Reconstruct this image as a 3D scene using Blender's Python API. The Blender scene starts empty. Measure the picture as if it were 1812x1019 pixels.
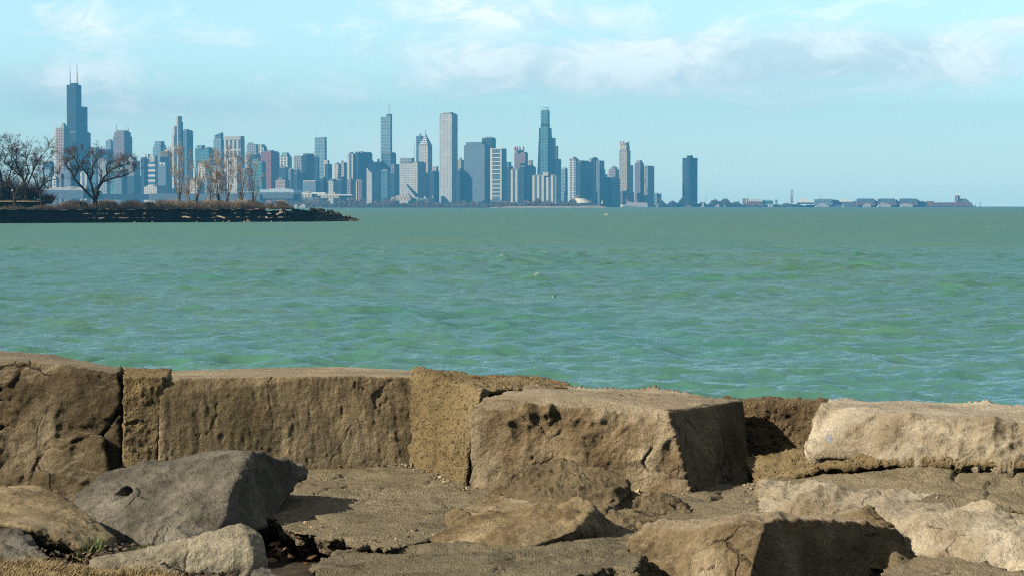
import bpy, bmesh, math, random
import numpy as np
from mathutils import Vector, Matrix
from mathutils.bvhtree import BVHTree

S = bpy.context.scene
COL = S.collection
PI = math.pi

# ------------------------------------------------------------------ camera
FPX, CX, CY, HOR = 4400.0, 906.0, 509.5, 364.5
EYE = 5.2
TH = math.atan((CY - HOR) / FPX)
cam = bpy.data.cameras.new('camera')
cam.sensor_width = 36.0
cam.lens = 36.0 * FPX / 1812.0
cam.clip_start = 0.1
cam.clip_end = 60000
camo = bpy.data.objects.new('camera', cam)
COL.objects.link(camo)
camo.location = (0, 0, EYE)
camo.rotation_euler = (PI / 2 - TH, 0, 0)
S.camera = camo


def ray(px, py):
    u, v = (px - CX) / FPX, (CY - py) / FPX
    return Vector((u, math.cos(TH) + v * math.sin(TH), -math.sin(TH) + v * math.cos(TH)))


def P(px, py, d):
    """world point seen at that place of the photo, d metres ahead"""
    r = ray(px, py)
    return Vector((0, 0, EYE)) + r * (d / r.y)


def PZ(px, py, z):
    r = ray(px, py)
    return Vector((0, 0, EYE)) + r * ((z - EYE) / r.z)


# ------------------------------------------------------------------ numpy noise
_rg = np.random.RandomState(11)
_perm = _rg.permutation(256).astype(np.int64)
_g = _rg.normal(size=(256, 3))
_g /= np.linalg.norm(_g, axis=1)[:, None]
_r3 = _rg.uniform(0, 1, (256, 3))


def _h(ix, iy, iz):
    return _perm[(_perm[(_perm[ix & 255] + iy) & 255] + iz) & 255]


def gnoise(Pt, seed=0):
    Pt = Pt + seed * 17.31
    i = np.floor(Pt).astype(np.int64)
    f = Pt - i
    w = f * f * f * (f * (f * 6 - 15) + 10)
    out = np.zeros(len(Pt))
    for dx in (0, 1):
        for dy in (0, 1):
            for dz in (0, 1):
                g = _g[_h(i[:, 0] + dx, i[:, 1] + dy, i[:, 2] + dz)]
                v = g[:, 0] * (f[:, 0] - dx) + g[:, 1] * (f[:, 1] - dy) + g[:, 2] * (f[:, 2] - dz)
                wt = (w[:, 0] if dx else 1 - w[:, 0]) * (w[:, 1] if dy else 1 - w[:, 1]) * (w[:, 2] if dz else 1 - w[:, 2])
                out += v * wt
    return out * 1.6


def fbm(Pt, fr, octv=4, seed=0, gain=0.5):
    out, a = np.zeros(len(Pt)), 1.0
    for k in range(octv):
        out += a * gnoise(Pt * fr, seed + k)
        a *= gain
        fr *= 2.03
    return out


def cells(Pt, seed=0):
    Pt = Pt + seed * 9.7
    i = np.floor(Pt).astype(np.int64)
    d1 = np.full(len(Pt), 9.0)
    d2 = np.full(len(Pt), 9.0)
    off = np.zeros((len(Pt), 3))
    hid = np.zeros(len(Pt), np.int64)
    for dx in (-1, 0, 1):
        for dy in (-1, 0, 1):
            for dz in (-1, 0, 1):
                h = _h(i[:, 0] + dx, i[:, 1] + dy, i[:, 2] + dz)
                c = i + np.array((dx, dy, dz)) + _r3[h]
                o = Pt - c
                d = np.sqrt((o * o).sum(1))
                new = d < d1
                d2 = np.where(new, d1, np.minimum(d2, d))
                off[new] = o[new]
                hid[new] = h[new]
                d1 = np.where(new, d, d1)
    return d1, d2, off, hid


def scallop(Pt, seed=0, tilt=0.7):
    """shell shaped hollows meeting in sharp ridges, as broken limestone shows"""
    Pt = Pt + seed * 9.7
    i = np.floor(Pt).astype(np.int64)
    best = np.full(len(Pt), 9.0)
    for dx in (-1, 0, 1):
        for dy in (-1, 0, 1):
            for dz in (-1, 0, 1):
                h = _h(i[:, 0] + dx, i[:, 1] + dy, i[:, 2] + dz)
                o = Pt - (i + np.array((dx, dy, dz)) + _r3[h])
                best = np.minimum(best, (o * o).sum(1) + tilt * (o * _g[(h * 7 + 3) & 255]).sum(1) + 0.35 * _r3[(h * 5 + 1) & 255][:, 0])
    return best


def sstep(a, b, x):
    t = np.clip((x - a) / (b - a), 0, 1)
    return t * t * (3 - 2 * t)


# ------------------------------------------------------------------ objects
def tag(o, label=None, cat=None, group=None, kind=None):
    if label:
        o['label'] = label
    if cat:
        o['category'] = cat
    if group:
        o['group'] = group
    if kind:
        o['kind'] = kind
    return o


def link(name, me, mat=None, parent=None, loc=None):
    o = bpy.data.objects.new(name, me)
    COL.objects.link(o)
    if mat is not None:
        me.materials.append(mat)
    if loc is not None:
        o.location = loc
    if parent is not None:
        o.parent = parent
    return o


def empty(name, loc, rz=0.0):
    o = bpy.data.objects.new(name, None)
    COL.objects.link(o)
    o.location = loc
    o.rotation_euler = (0, 0, rz)
    o.empty_display_size = 0.5
    return o


def np_mesh(name, co, faces, smooth=True):
    me = bpy.data.meshes.new(name)
    co = np.asarray(co, np.float32)
    faces = np.asarray(faces, np.int32)
    me.vertices.add(len(co))
    me.vertices.foreach_set('co', co.ravel())
    n = faces.shape[1]
    me.loops.add(faces.size)
    me.loops.foreach_set('vertex_index', faces.ravel())
    me.polygons.add(len(faces))
    me.polygons.foreach_set('loop_start', np.arange(0, faces.size, n, dtype=np.int32))
    me.polygons.foreach_set('loop_total', np.full(len(faces), n, np.int32))
    me.polygons.foreach_set('use_smooth', np.full(len(faces), smooth, bool))
    me.update(calc_edges=True)
    return me


def get_co(me):
    a = np.empty(len(me.vertices) * 3, np.float32)
    me.vertices.foreach_get('co', a)
    return a.reshape(-1, 3).astype(np.float64)


def get_no(me):
    a = np.empty(len(me.vertices) * 3, np.float32)
    me.vertex_normals.foreach_get('vector', a)
    return a.reshape(-1, 3).astype(np.float64)


def set_co(me, co):
    me.vertices.foreach_set('co', co.astype(np.float32).ravel())
    me.update()


def bm_mesh(name, bm, smooth=False):
    me = bpy.data.meshes.new(name)
    bmesh.ops.recalc_face_normals(bm, faces=bm.faces)
    bm.to_mesh(me)
    bm.free()
    if smooth:
        me.polygons.foreach_set('use_smooth', np.ones(len(me.polygons), bool))
    return me


def remesh(me, voxel, smooth):
    o = bpy.data.objects.new('tmp', me)
    COL.objects.link(o)
    m = o.modifiers.new('r', 'REMESH')
    m.mode = 'VOXEL'
    m.voxel_size = voxel
    if smooth:
        s = o.modifiers.new('s', 'SMOOTH')
        s.factor = 0.5
        s.iterations = smooth
    dg = bpy.context.evaluated_depsgraph_get()
    dg.update()
    out = bpy.data.meshes.new_from_object(o.evaluated_get(dg))
    bpy.data.objects.remove(o)
    bpy.data.meshes.remove(me)
    out.polygons.foreach_set('use_smooth', np.ones(len(out.polygons), bool))
    return out


# tubes: branches, posts, masts
class Tubes:
    def __init__(self):
        self.v, self.f = [], []

    def tube(self, pts, rad, n=4):
        b0 = len(self.v)
        for k, p in enumerate(pts):
            a = pts[min(k + 1, len(pts) - 1)] - pts[max(k - 1, 0)]
            a = a.normalized() if a.length > 1e-9 else Vector((0, 0, 1))
            s = a.cross(Vector((0.13, 0.97, 0.21))).normalized()
            t = a.cross(s)
            for j in range(n):
                an = 2 * PI * j / n
                self.v.append(tuple(p + (s * math.cos(an) + t * math.sin(an)) * rad[k]))
        for k in range(len(pts) - 1):
            for j in range(n):
                a0 = b0 + k * n + j
                a1 = b0 + k * n + (j + 1) % n
                self.f.append((a0, a1, a1 + n, a0 + n))

    def mesh(self, name, smooth=True):
        return np_mesh(name, self.v, self.f, smooth)


# ------------------------------------------------------------------ materials
class NT:
    def __init__(self, name):
        self.m = bpy.data.materials.new(name)
        self.m.use_nodes = True
        self.t = self.m.node_tree
        self.t.nodes.clear()
        self.out = self.n('ShaderNodeOutputMaterial')
        self.b = self.n('ShaderNodeBsdfPrincipled')
        self.l(self.b.outputs[0], self.out.inputs[0])

    def n(self, typ, **kw):
        nd = self.t.nodes.new(typ)
        for k, v in kw.items():
            setattr(nd, k, v)
        return nd

    def l(self, a, b):
        self.t.links.new(a, b)

    def inp(self, nd, key, val):
        if hasattr(val, 'is_linked') or hasattr(val, 'links'):
            self.l(val, nd.inputs[key])
        else:
            if isinstance(val, tuple) and len(val) == 3 and nd.inputs[key].type == 'RGBA':
                val = val + (1,)
            nd.inputs[key].default_value = val

    def math(self, op, a, b=None, c=None, clamp=False):
        nd = self.n('ShaderNodeMath', operation=op, use_clamp=clamp)
        self.inp(nd, 0, a)
        if b is not None:
            self.inp(nd, 1, b)
        if c is not None:
            self.inp(nd, 2, c)
        return nd.outputs[0]

    def coord(self, which='Object'):
        return self.n('ShaderNodeTexCoord').outputs[which]

    def mapping(self, v, scale=(1, 1, 1), loc=(0, 0, 0), rot=(0, 0, 0)):
        nd = self.n('ShaderNodeMapping')
        self.l(v, nd.inputs[0])
        nd.inputs['Scale'].default_value = scale
        nd.inputs['Location'].default_value = loc
        nd.inputs['Rotation'].default_value = rot
        return nd.outputs[0]

    def noise(self, v, scale, detail=5, rough=0.55, dist=0.0):
        nd = self.n('ShaderNodeTexNoise')
        self.l(v, nd.inputs['Vector'])
        nd.inputs['Scale'].default_value = scale
        nd.inputs['Detail'].default_value = detail
        nd.inputs['Roughness'].default_value = rough
        nd.inputs['Distortion'].default_value = dist
        return nd.outputs[0]

    def voro(self, v, scale, feature='F1', rnd=1.0):
        nd = self.n('ShaderNodeTexVoronoi', feature=feature)
        self.l(v, nd.inputs['Vector'])
        nd.inputs['Scale'].default_value = scale
        nd.inputs['Randomness'].default_value = rnd
        return nd

    def ramp(self, fac, stops, interp='LINEAR'):
        nd = self.n('ShaderNodeValToRGB')
        cr = nd.color_ramp
        cr.interpolation = interp
        while len(cr.elements) < len(stops):
            cr.elements.new(0.5)
        for e, (p, c) in zip(cr.elements, stops):
            e.position = p
            if not isinstance(c, tuple):
                c = (c, c, c)
            e.color = c + (1,) if len(c) == 3 else c
        self.l(fac, nd.inputs[0])
        return nd.outputs[0]

    def mix(self, fac, a, b, mode='MIX'):
        nd = self.n('ShaderNodeMix', data_type='RGBA', blend_type=mode)
        self.inp(nd, 0, fac)
        self.inp(nd, 6, a)
        self.inp(nd, 7, b)
        return nd.outputs[2]

    def bump(self, h, strength, dist, normal=None):
        nd = self.n('ShaderNodeBump')
        nd.inputs['Strength'].default_value = strength
        nd.inputs['Distance'].default_value = dist
        self.l(h, nd.inputs['Height'])
        if normal is not None:
            self.l(normal, nd.inputs['Normal'])
        return nd.outputs[0]

    def base(self, c):
        self.inp(self.b, 'Base Color', c)

    def set(self, **kw):
        for k, v in kw.items():
            self.inp(self.b, k, v)


def stone(name, dark, mid, light, sc=1.6, streak=0.0, pits=0.4, spec=0.25, veins=0.0, bump=1.0, top=0.0):
    t = NT(name)
    oc = t.coord()
    n1 = t.noise(oc, sc, 9, 0.62, 0.4)
    col = t.ramp(n1, [(0.30, dark), (0.50, mid), (0.70, light)])
    big = t.noise(t.mapping(oc, loc=(9, 1, 4), scale=(1, 1, 0.7)), 0.9, 5, 0.6, 0.8)
    col = t.mix(0.8, col, t.ramp(big, [(0.33, (0.50, 0.47, 0.44)), (0.5, (0.95, 0.96, 0.97)), (0.64, (1.55, 1.58, 1.62))]), 'MULTIPLY')
    n2 = t.noise(oc, 42, 6, 0.7)
    col = t.mix(0.75, col, t.ramp(n2, [(0.3, 0.62), (0.55, 1.0), (0.75, 1.3)]), 'MULTIPLY')
    nb = t.noise(t.mapping(oc, loc=(5, 2, 1)), 5.5, 8, 0.7)
    col = t.mix(t.ramp(nb, [(0.56, 0.0), (0.70, 0.55)]), col, dark)
    nl = t.noise(t.mapping(oc, loc=(1, 7, 3)), 9, 9, 0.75)
    col = t.mix(t.ramp(nl, [(0.60, 0.0), (0.72, 0.5)]), col, light)
    if streak:
        ns = t.noise(t.mapping(oc, scale=(9, 9, 0.7)), 1.6, 6, 0.65)
        col = t.mix(streak, col, t.ramp(ns, [(0.32, 0.42), (0.5, 0.95), (0.66, 1.3)]), 'MULTIPLY')
    if veins:
        vv = t.voro(t.mapping(oc, scale=(1, 1, 0.6)), 2.3, 'DISTANCE_TO_EDGE')
        col = t.mix(t.ramp(vv.outputs['Distance'], [(0.0, veins), (0.012, 0.0)]), col, light)
    # hairline cracks, here and there
    cw = t.n('ShaderNodeMix', data_type='VECTOR')
    cw.inputs[0].default_value = 0.22
    t.l(oc, cw.inputs[4])
    wn_ = t.n('ShaderNodeTexNoise')
    wn_.inputs['Scale'].default_value = 3.0
    wn_.inputs['Detail'].default_value = 6
    t.l(oc, wn_.inputs['Vector'])
    t.l(wn_.outputs['Color'], cw.inputs[5])
    ck = t.voro(t.mapping(cw.outputs[1], scale=(1, 1, 0.75), loc=(sc, 0.3, 0.1)), 2.1, 'DISTANCE_TO_EDGE')
    crack = t.math('MULTIPLY', t.ramp(ck.outputs['Distance'], [(0.003, 1.0), (0.020, 0.0)]), t.ramp(t.noise(t.mapping(oc, loc=(4, 8, 2)), 1.6, 3), [(0.53, 0.0), (0.62, 1.0)]))
    col = t.mix(t.math('MULTIPLY', crack, 0.6), col, tuple(x * 0.25 for x in dark))
    if top:          # level tops coloured paler, standing in for sunlight scattered off them
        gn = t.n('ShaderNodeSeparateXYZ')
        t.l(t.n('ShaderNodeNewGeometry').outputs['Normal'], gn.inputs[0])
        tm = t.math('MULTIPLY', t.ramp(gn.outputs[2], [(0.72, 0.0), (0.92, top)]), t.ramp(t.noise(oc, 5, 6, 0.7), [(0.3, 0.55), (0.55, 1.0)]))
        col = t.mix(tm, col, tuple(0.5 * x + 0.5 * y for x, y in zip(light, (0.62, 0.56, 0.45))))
    v = t.voro(oc, 60)
    pit = t.ramp(v.outputs['Distance'], [(0.10, 1.0), (0.22, 0.0)])
    pm = t.ramp(t.noise(t.mapping(oc, loc=(3, 3, 9)), 7, 3), [(0.5, 0.0), (0.62, pits)])
    pf = t.math('MULTIPLY', pit, pm)
    col = t.mix(pf, col, tuple(x * 0.3 for x in dark))
    t.base(col)
    h = t.math('ADD', t.math('MULTIPLY', n2, 0.8), t.math('MULTIPLY', t.noise(oc, 14, 8, 0.7), 2.2))
    h = t.math('SUBTRACT', h, t.math('ADD', t.math('MULTIPLY', pf, 0.7), t.math('MULTIPLY', crack, 1.2)))
    t.l(t.bump(h, 1.0 * bump, 0.026), t.b.inputs['Normal'])
    t.set(Roughness=0.88, **{'Specular IOR Level': spec})
    return t.m


def concrete(name, a, b, pebble, sc=55.0, amount=0.6, bump=1.0):
    t = NT(name)
    oc = t.coord()
    col = t.mix(t.ramp(t.noise(oc, 1.1, 8, 0.6), [(0.35, 0.0), (0.65, 1.0)]), a, b)
    v = t.voro(oc, sc)
    cellv = t.n('ShaderNodeSeparateColor')
    t.l(v.outputs['Color'], cellv.inputs[0])
    body = t.ramp(v.outputs['Distance'], [(0.25, 1.0), (0.5, 0.0)])
    pk = t.math('MULTIPLY', body, t.ramp(cellv.outputs[0], [(0.45, 0.0), (0.75, amount)]))
    pc = t.ramp(cellv.outputs[1], [(0.0, tuple(x * 0.6 for x in pebble)), (0.5, pebble), (1.0, tuple(min(1, x * 1.7) for x in pebble))])
    col = t.mix(pk, col, pc)
    n2 = t.noise(oc, 60, 5, 0.7)
    col = t.mix(0.7, col, t.ramp(n2, [(0.3, 0.6), (0.55, 1.0), (0.75, 1.25)]), 'MULTIPLY')
    nb = t.noise(t.mapping(oc, loc=(2, 4, 1)), 2.0, 9, 0.72, 0.6)
    col = t.mix(t.ramp(nb, [(0.48, 0.0), (0.66, 0.75)]), col, tuple(x * 0.45 for x in a))
    t.base(col)
    h = t.math('ADD', t.math('MULTIPLY', pk, 0.9), t.math('MULTIPLY', n2, 0.8))
    h = t.math('ADD', h, t.math('MULTIPLY', t.noise(oc, 17, 7, 0.7), 1.2))
    t.l(t.bump(h, 1.0 * bump, 0.022), t.b.inputs['Normal'])
    t.set(Roughness=0.9, **{'Specular IOR Level': 0.2})
    return t.m


def plain(name, c, rough=0.7, spec=0.3, var=0.25, sc=3.0, metal=0.0):
    t = NT(name)
    n = t.noise(t.coord(), sc, 5, 0.6)
    t.base(t.mix(var, c, t.ramp(n, [(0.3, tuple(x * 0.45 for x in c)), (0.7, tuple(min(1, x * 1.35) for x in c))])))
    t.set(Roughness=rough, Metallic=metal, **{'Specular IOR Level': spec})
    return t.m


def facade(name, wall, glass, pu=9.0, pv=8.0, du=0.45, dv=0.45, rough=0.25, spec=0.5, var=0.35, metal=0.0):
    """piers every pu metres, floors every pv metres; du / dv: share of wall in each period"""
    t = NT(name)
    s = t.n('ShaderNodeSeparateXYZ')
    t.l(t.coord('UV'), s.inputs[0])
    fu = t.math('DIVIDE', s.outputs[0], pu)
    fv = t.math('DIVIDE', s.outputs[1], pv)
    mu = t.math('LESS_THAN', t.math('FRACT', fu), du)
    mv = t.math('LESS_THAN', t.math('FRACT', fv), dv)
    wallm = t.math('MAXIMUM', mu, mv)
    cv = t.n('ShaderNodeCombineXYZ')
    t.l(t.math('FLOOR', fu), cv.inputs[0])
    t.l(t.math('FLOOR', fv), cv.inputs[1])
    wn = t.n('ShaderNodeTexWhiteNoise', noise_dimensions='2D')
    t.l(cv.outputs[0], wn.inputs['Vector'])
    gl = t.mix(t.math('MULTIPLY', wn.outputs['Value'], var), glass, tuple(min(1, x * 2.2 + 0.02) for x in glass))
    big = t.noise(t.mapping(t.coord('UV'), scale=(1, 1, 1)), 0.018, 3, 0.6)
    gl = t.mix(0.6, gl, t.ramp(big, [(0.3, 0.6), (0.7, 1.35)]), 'MULTIPLY')
    wl = t.mix(0.5, wall, t.ramp(t.noise(t.coord('UV'), 0.03, 4, 0.6), [(0.3, 0.72), (0.7, 1.15)]), 'MULTIPLY')
    t.base(t.mix(wallm, gl, wl))
    t.l(t.math('ADD', t.math('MULTIPLY', wallm, 0.75 - rough), rough), t.b.inputs['Roughness'])
    t.set(Metallic=metal, **{'Specular IOR Level': spec})
    return t.m
# ------------------------------------------------------------------ stones of the foreground
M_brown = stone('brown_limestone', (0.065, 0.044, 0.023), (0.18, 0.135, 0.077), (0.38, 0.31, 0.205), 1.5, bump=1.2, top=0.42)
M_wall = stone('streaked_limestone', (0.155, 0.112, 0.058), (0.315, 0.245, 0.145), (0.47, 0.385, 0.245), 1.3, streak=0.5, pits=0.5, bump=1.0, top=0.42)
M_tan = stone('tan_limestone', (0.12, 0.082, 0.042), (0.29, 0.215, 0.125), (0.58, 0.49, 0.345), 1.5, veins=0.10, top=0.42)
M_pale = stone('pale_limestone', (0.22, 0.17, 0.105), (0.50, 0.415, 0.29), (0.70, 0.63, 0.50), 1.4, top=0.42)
M_grey = stone('grey_limestone', (0.09, 0.08, 0.064), (0.20, 0.18, 0.145), (0.36, 0.325, 0.26), 1.5, pits=0.6, bump=1.0)
M_plate = stone('tan_plate_stone', (0.16, 0.12, 0.065), (0.29, 0.225, 0.13), (0.38, 0.31, 0.20), 1.9, pits=0.5, bump=0.5)
M_drum = stone('pale_grey_stone', (0.20, 0.17, 0.12), (0.43, 0.38, 0.285), (0.60, 0.54, 0.42), 2.2, pits=0.9, bump=0.8)
M_ochre = stone('ochre_limestone', (0.13, 0.09, 0.045), (0.29, 0.215, 0.12), (0.52, 0.42, 0.27), 2.0)
M_flat = stone('weathered_grey_stone', (0.09, 0.085, 0.075), (0.19, 0.18, 0.155), (0.33, 0.29, 0.22), 3.0)
M_fill = concrete('pebbly_fill_concrete', (0.30, 0.222, 0.112), (0.43, 0.335, 0.185), (0.40, 0.32, 0.195), 42, 0.85, bump=1.4)
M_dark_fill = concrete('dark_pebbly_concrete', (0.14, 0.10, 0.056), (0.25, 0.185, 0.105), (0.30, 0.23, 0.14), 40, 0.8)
M_apron = concrete('worn_apron_concrete', (0.24, 0.20, 0.13), (0.32, 0.27, 0.18), (0.35, 0.30, 0.21), 44, 0.55, bump=1.0)
M_slab = concrete('grey_apron_concrete', (0.19, 0.16, 0.105), (0.26, 0.22, 0.145), (0.30, 0.26, 0.18), 50, 0.55)
M_rubble = concrete('rubbly_rock', (0.155, 0.12, 0.07), (0.31, 0.245, 0.15), (0.31, 0.25, 0.165), 26, 0.6, bump=1.2)


def hull_bm(bm, pts):
    vs = [bm.verts.new(p) for p in pts]
    r = bmesh.ops.convex_hull(bm, input=vs)
    junk = [g for g in r['geom_interior'] if isinstance(g, bmesh.types.BMVert)]
    if junk:
        bmesh.ops.delete(bm, geom=junk, context='VERTS')


def rock(name, hulls, mat, label, cat='boulder', group=None, voxel=0.013, smooth=5, big=0.03, facet=0.03,
         fsc=3.2, med=0.012, fine=0.004, groove=0.0, gsc=1.6, streak=0.0, pebble=0.0, pebsc=26, seed=1, post=None, parent=None, flatten=False, flat_top=0.0, chips=1.0):
    bm = bmesh.new()
    for h in hulls:
        hull_bm(bm, h)
    me = remesh(bm_mesh(name, bm), voxel, smooth)
    me.name = name
    co, no = get_co(me), get_no(me)
    q = co + 0.12 * np.stack([gnoise(co * 2.1, seed + 40), gnoise(co * 2.1, seed + 50), gnoise(co * 2.1, seed + 60)], 1)
    d = 0.6 * big * fbm(co, 1.3, 2, seed)
    if facet:
        for kk, (ms, am) in enumerate(((1.0, 0.95), (2.6, 0.60), (6.0, 0.36 * chips))):
            e = 1.15 * (scallop(q * fsc * ms, seed + 3 * kk) - 0.18)
            m = 1.0 if kk == 0 else sstep(-0.35, 0.25, gnoise(co * 2.0, seed + 9 + kk))
            d += facet * am * e * m
    d += med * 0.75 * fbm(co, 6.0, 4, seed + 5, 0.55)
    rgh = 0.55 + 0.9 * sstep(-0.3, 0.5, gnoise(co * 2.6, seed + 71))
    d += fine * 0.8 * fbm(co, 20.0, 4, seed + 6, 0.62) * rgh
    if groove:
        g = np.abs(fbm(q, gsc, 4, seed + 20, 0.5))
        m = sstep(0.05, 0.35, gnoise(co * 1.3, seed + 33))
        d -= groove * (1 - sstep(0.0, 0.045, g)) * m
    if streak:
        sq = co * np.array((19, 19, 1.6))
        d += streak * fbm(sq, 1.0, 3, seed + 8)
    if pebble:
        f1, f2, off, hid = cells(co * pebsc, seed + 4)
        size = _r3[hid & 255][:, 0]
        d += pebble * (1 - sstep(0.1, 0.62, f1)) * (0.3 + size)
        g1, _, _, h2 = cells(co * pebsc * 0.45, seed + 14)
        d += pebble * 1.3 * (1 - sstep(0.1, 0.55, g1)) * sstep(0.6, 0.9, _r3[h2 & 255][:, 1])
    if flat_top:     # worn level by feet and weather
        d *= 1 - flat_top * sstep(0.62, 0.9, no[:, 2])
    if flatten:      # one broken face stays smooth
        d *= 1 - 0.82 * sstep(0.25, 0.55, no[:, 0])
    co = co + no * d[:, None]
    if post:
        co = post(co, no)
    c = co.mean(0)
    c[2] = co[:, 2].min()
    if parent is not None:
        c = np.array(parent.matrix_world.translation)
    set_co(me, co - c)
    o = link(name, me, mat, parent, (0, 0, 0) if parent is not None else tuple(c))
    if label and parent is None:
        tag(o, label, cat, group)
    return o


def pp(*tr):
    return [P(*t) for t in tr]


WALL = 'stones of the breakwater wall'
# the long wall, left to right -----------------------------------------------------------
rock('limestone_block', [pp((-420, 650, 19.75), (0, 640, 19.8), (60, 638, 19.8), (120, 650, 19.75), (210, 660, 19.75), (-420, 690, 19.6), (0, 680, 19.6), (209, 700, 19.6), (-420, 900, 19.4), (0, 900, 19.4), (212, 898, 19.5),
                            (-460, 608, 21.4), (0, 619, 21.3), (90, 627, 21.1), (207, 649, 20.8), (205, 900, 20.6), (-420, 900, 21.4)),
                         pp((140, 765, 19.5), (180, 772, 19.5), (70, 862, 19.15), (195, 880, 19.2), (30, 900, 19.0), (210, 905, 19.2), (150, 900, 19.6), (110, 740, 19.7))],
     M_brown, 'dark brown limestone block with deep cracks at the left end of the wall', 'stone block', WALL,
     voxel=0.015, smooth=1, big=0.04, facet=0.065, fsc=1.7, chips=1.3, med=0.014, fine=0.009, groove=0.085, gsc=1.1, flat_top=0.8, seed=3)

rock('concrete_filler', [pp((219, 667, 19.58), (292, 664, 19.66), (300, 668, 19.7), (268, 715, 19.62), (266, 900, 19.5), (214, 900, 19.45), (217, 760, 19.5),
                            (218, 650, 20.8), (302, 655, 20.9), (300, 900, 20.9), (214, 900, 20.8)),
                            pp((185, 690, 20.1), (300, 690, 20.1), (185, 900, 20.1), (300, 900, 20.1), (185, 690, 20.6), (300, 690, 20.6), (185, 900, 20.6), (300, 900, 20.6))],
     M_fill, 'narrow column of pebbly concrete between the cracked dark block and the long smooth block', 'concrete filler', 'concrete poured between the wall stones',
     voxel=0.013, big=0.015, facet=0.0, med=0.014, fine=0.005, pebble=0.009, pebsc=19, groove=0.02, gsc=3, seed=5)

rock('limestone_block', [pp((283, 700, 19.62), (300, 675, 19.7), (318, 668, 19.75), (600, 664, 20.1), (733, 667, 20.3), (277, 900, 19.5), (500, 860, 19.8), (736, 850, 20.1),
                            (296, 656, 20.9), (450, 651, 21.3), (600, 648, 21.6), (736, 655, 21.7), (736, 850, 21.7), (296, 900, 20.9))],
     M_wall, 'long smooth brown block with vertical tooling streaks in the middle of the wall', 'stone block', WALL,
     voxel=0.0135, smooth=2, big=0.018, facet=0.008, fsc=2.0, med=0.006, fine=0.0035, streak=0.0045, groove=0.010, gsc=1.5, flat_top=0.8, seed=7)


def cap_lip(co, no):
    return co


rock('concrete_filler', [pp((729, 662, 20.28), (852, 688, 18.9), (729, 860, 20.05), (822, 870, 18.72), (826, 800, 18.78), (740, 655, 21.75), (900, 668, 21.1), (985, 900, 20.6), (740, 900, 21.7)),
                         pp((740, 657, 21.6), (735, 664, 20.6), (850, 689, 18.95), (900, 691, 19.25), (1000, 688, 20.2), (1022, 685, 20.55), (1000, 679, 20.9), (900, 668, 21.2),
                            (850, 697, 18.95), (1000, 695, 20.2), (900, 680, 21.1))],
     M_fill, 'golden pebbly concrete corner with a crust overlapping the tan block to its right', 'concrete filler', 'concrete poured between the wall stones',
     voxel=0.013, smooth=3, big=0.012, facet=0.03, fsc=3, med=0.010, fine=0.010, pebble=0.007, pebsc=19, chips=2.2, groove=0.03, gsc=2.4, seed=9)

block_r = rock('limestone_block', [pp((866, 704, 18.75), (900, 692, 19.1), (1050, 704, 18.62), (1178, 724, 18.3), (1184, 733, 18.25), (842, 730, 18.6), (826, 880, 18.5), (1000, 900, 18.25), (1225, 885, 18.12), (1200, 790, 18.2),
                            (1016, 689, 20.4), (1160, 692, 20.2), (1314, 709, 19.85), (1332, 860, 19.8), (1010, 900, 20.4))],
     M_tan, 'big tan block with a rough fractured face and a black shaded right side', 'stone block', WALL,
     voxel=0.013, smooth=1, big=0.04, facet=0.10, fsc=1.7, chips=1.2, med=0.012, fine=0.008, groove=0.03, gsc=1.3, flat_top=0.8, flatten=True, seed=12)

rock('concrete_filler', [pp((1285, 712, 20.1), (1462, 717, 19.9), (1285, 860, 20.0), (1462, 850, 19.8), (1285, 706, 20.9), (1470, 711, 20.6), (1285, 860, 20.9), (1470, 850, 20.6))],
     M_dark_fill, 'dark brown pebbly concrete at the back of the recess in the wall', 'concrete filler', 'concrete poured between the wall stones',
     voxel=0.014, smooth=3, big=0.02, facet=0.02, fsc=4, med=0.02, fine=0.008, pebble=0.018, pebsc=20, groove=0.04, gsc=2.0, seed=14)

rock('concrete_ledge', [pp((1322, 818, 19.0), (1400, 800, 19.1), (1420, 800, 18.6), (1330, 838, 18.5), (1345, 862, 18.35), (1415, 835, 18.05), (1470, 826, 17.85), (1500, 800, 18.2), (1470, 792, 18.8), (1500, 850, 18.2), (1330, 850, 19.2)),
                        pp((1430, 797, 18.6), (1440, 806, 17.95), (1450, 826, 17.85), (1620, 812, 17.5), (1812, 822, 17.15), (2000, 830, 17.0), (1640, 800, 17.9), (1812, 808, 17.6), (2000, 815, 17.6), (1450, 850, 18.3), (2000, 880, 17.6))],
     M_fill, 'low rubbly concrete ledge under the pale block at the right of the wall', 'concrete ledge',
     voxel=0.014, smooth=3, big=0.03, facet=0.03, fsc=3.5, med=0.02, fine=0.008, pebble=0.016, pebsc=22, groove=0.05, gsc=2.0, seed=16)

block_p = rock('limestone_block', [pp((1438, 790, 18.0), (1446, 770, 18.1), (1468, 724, 18.45), (1480, 716, 18.6), (1545, 730, 17.95), (1690, 738, 17.75), (1812, 748, 17.5), (2100, 760, 17.2),
                            (1445, 806, 17.85), (1640, 815, 17.5), (1812, 830, 17.2), (2100, 850, 17.0),
                            (1476, 711, 19.0), (1600, 709, 19.4), (1812, 718, 19.2), (2120, 730, 18.9), (1460, 850, 19.2), (2120, 880, 18.9))],
     M_pale, 'pale sunlit block with a rough sloping left face at the right end of the wall', 'stone block', WALL,
     voxel=0.014, smooth=2, big=0.03, facet=0.125, fsc=2.1, chips=1.2, med=0.014, fine=0.008, groove=0.06, gsc=1.3, flat_top=0.8, seed=23)

# boulders and slabs in front of the wall ---------------------------------------------------
ROCKS = 'loose rocks in front of the wall'


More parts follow.
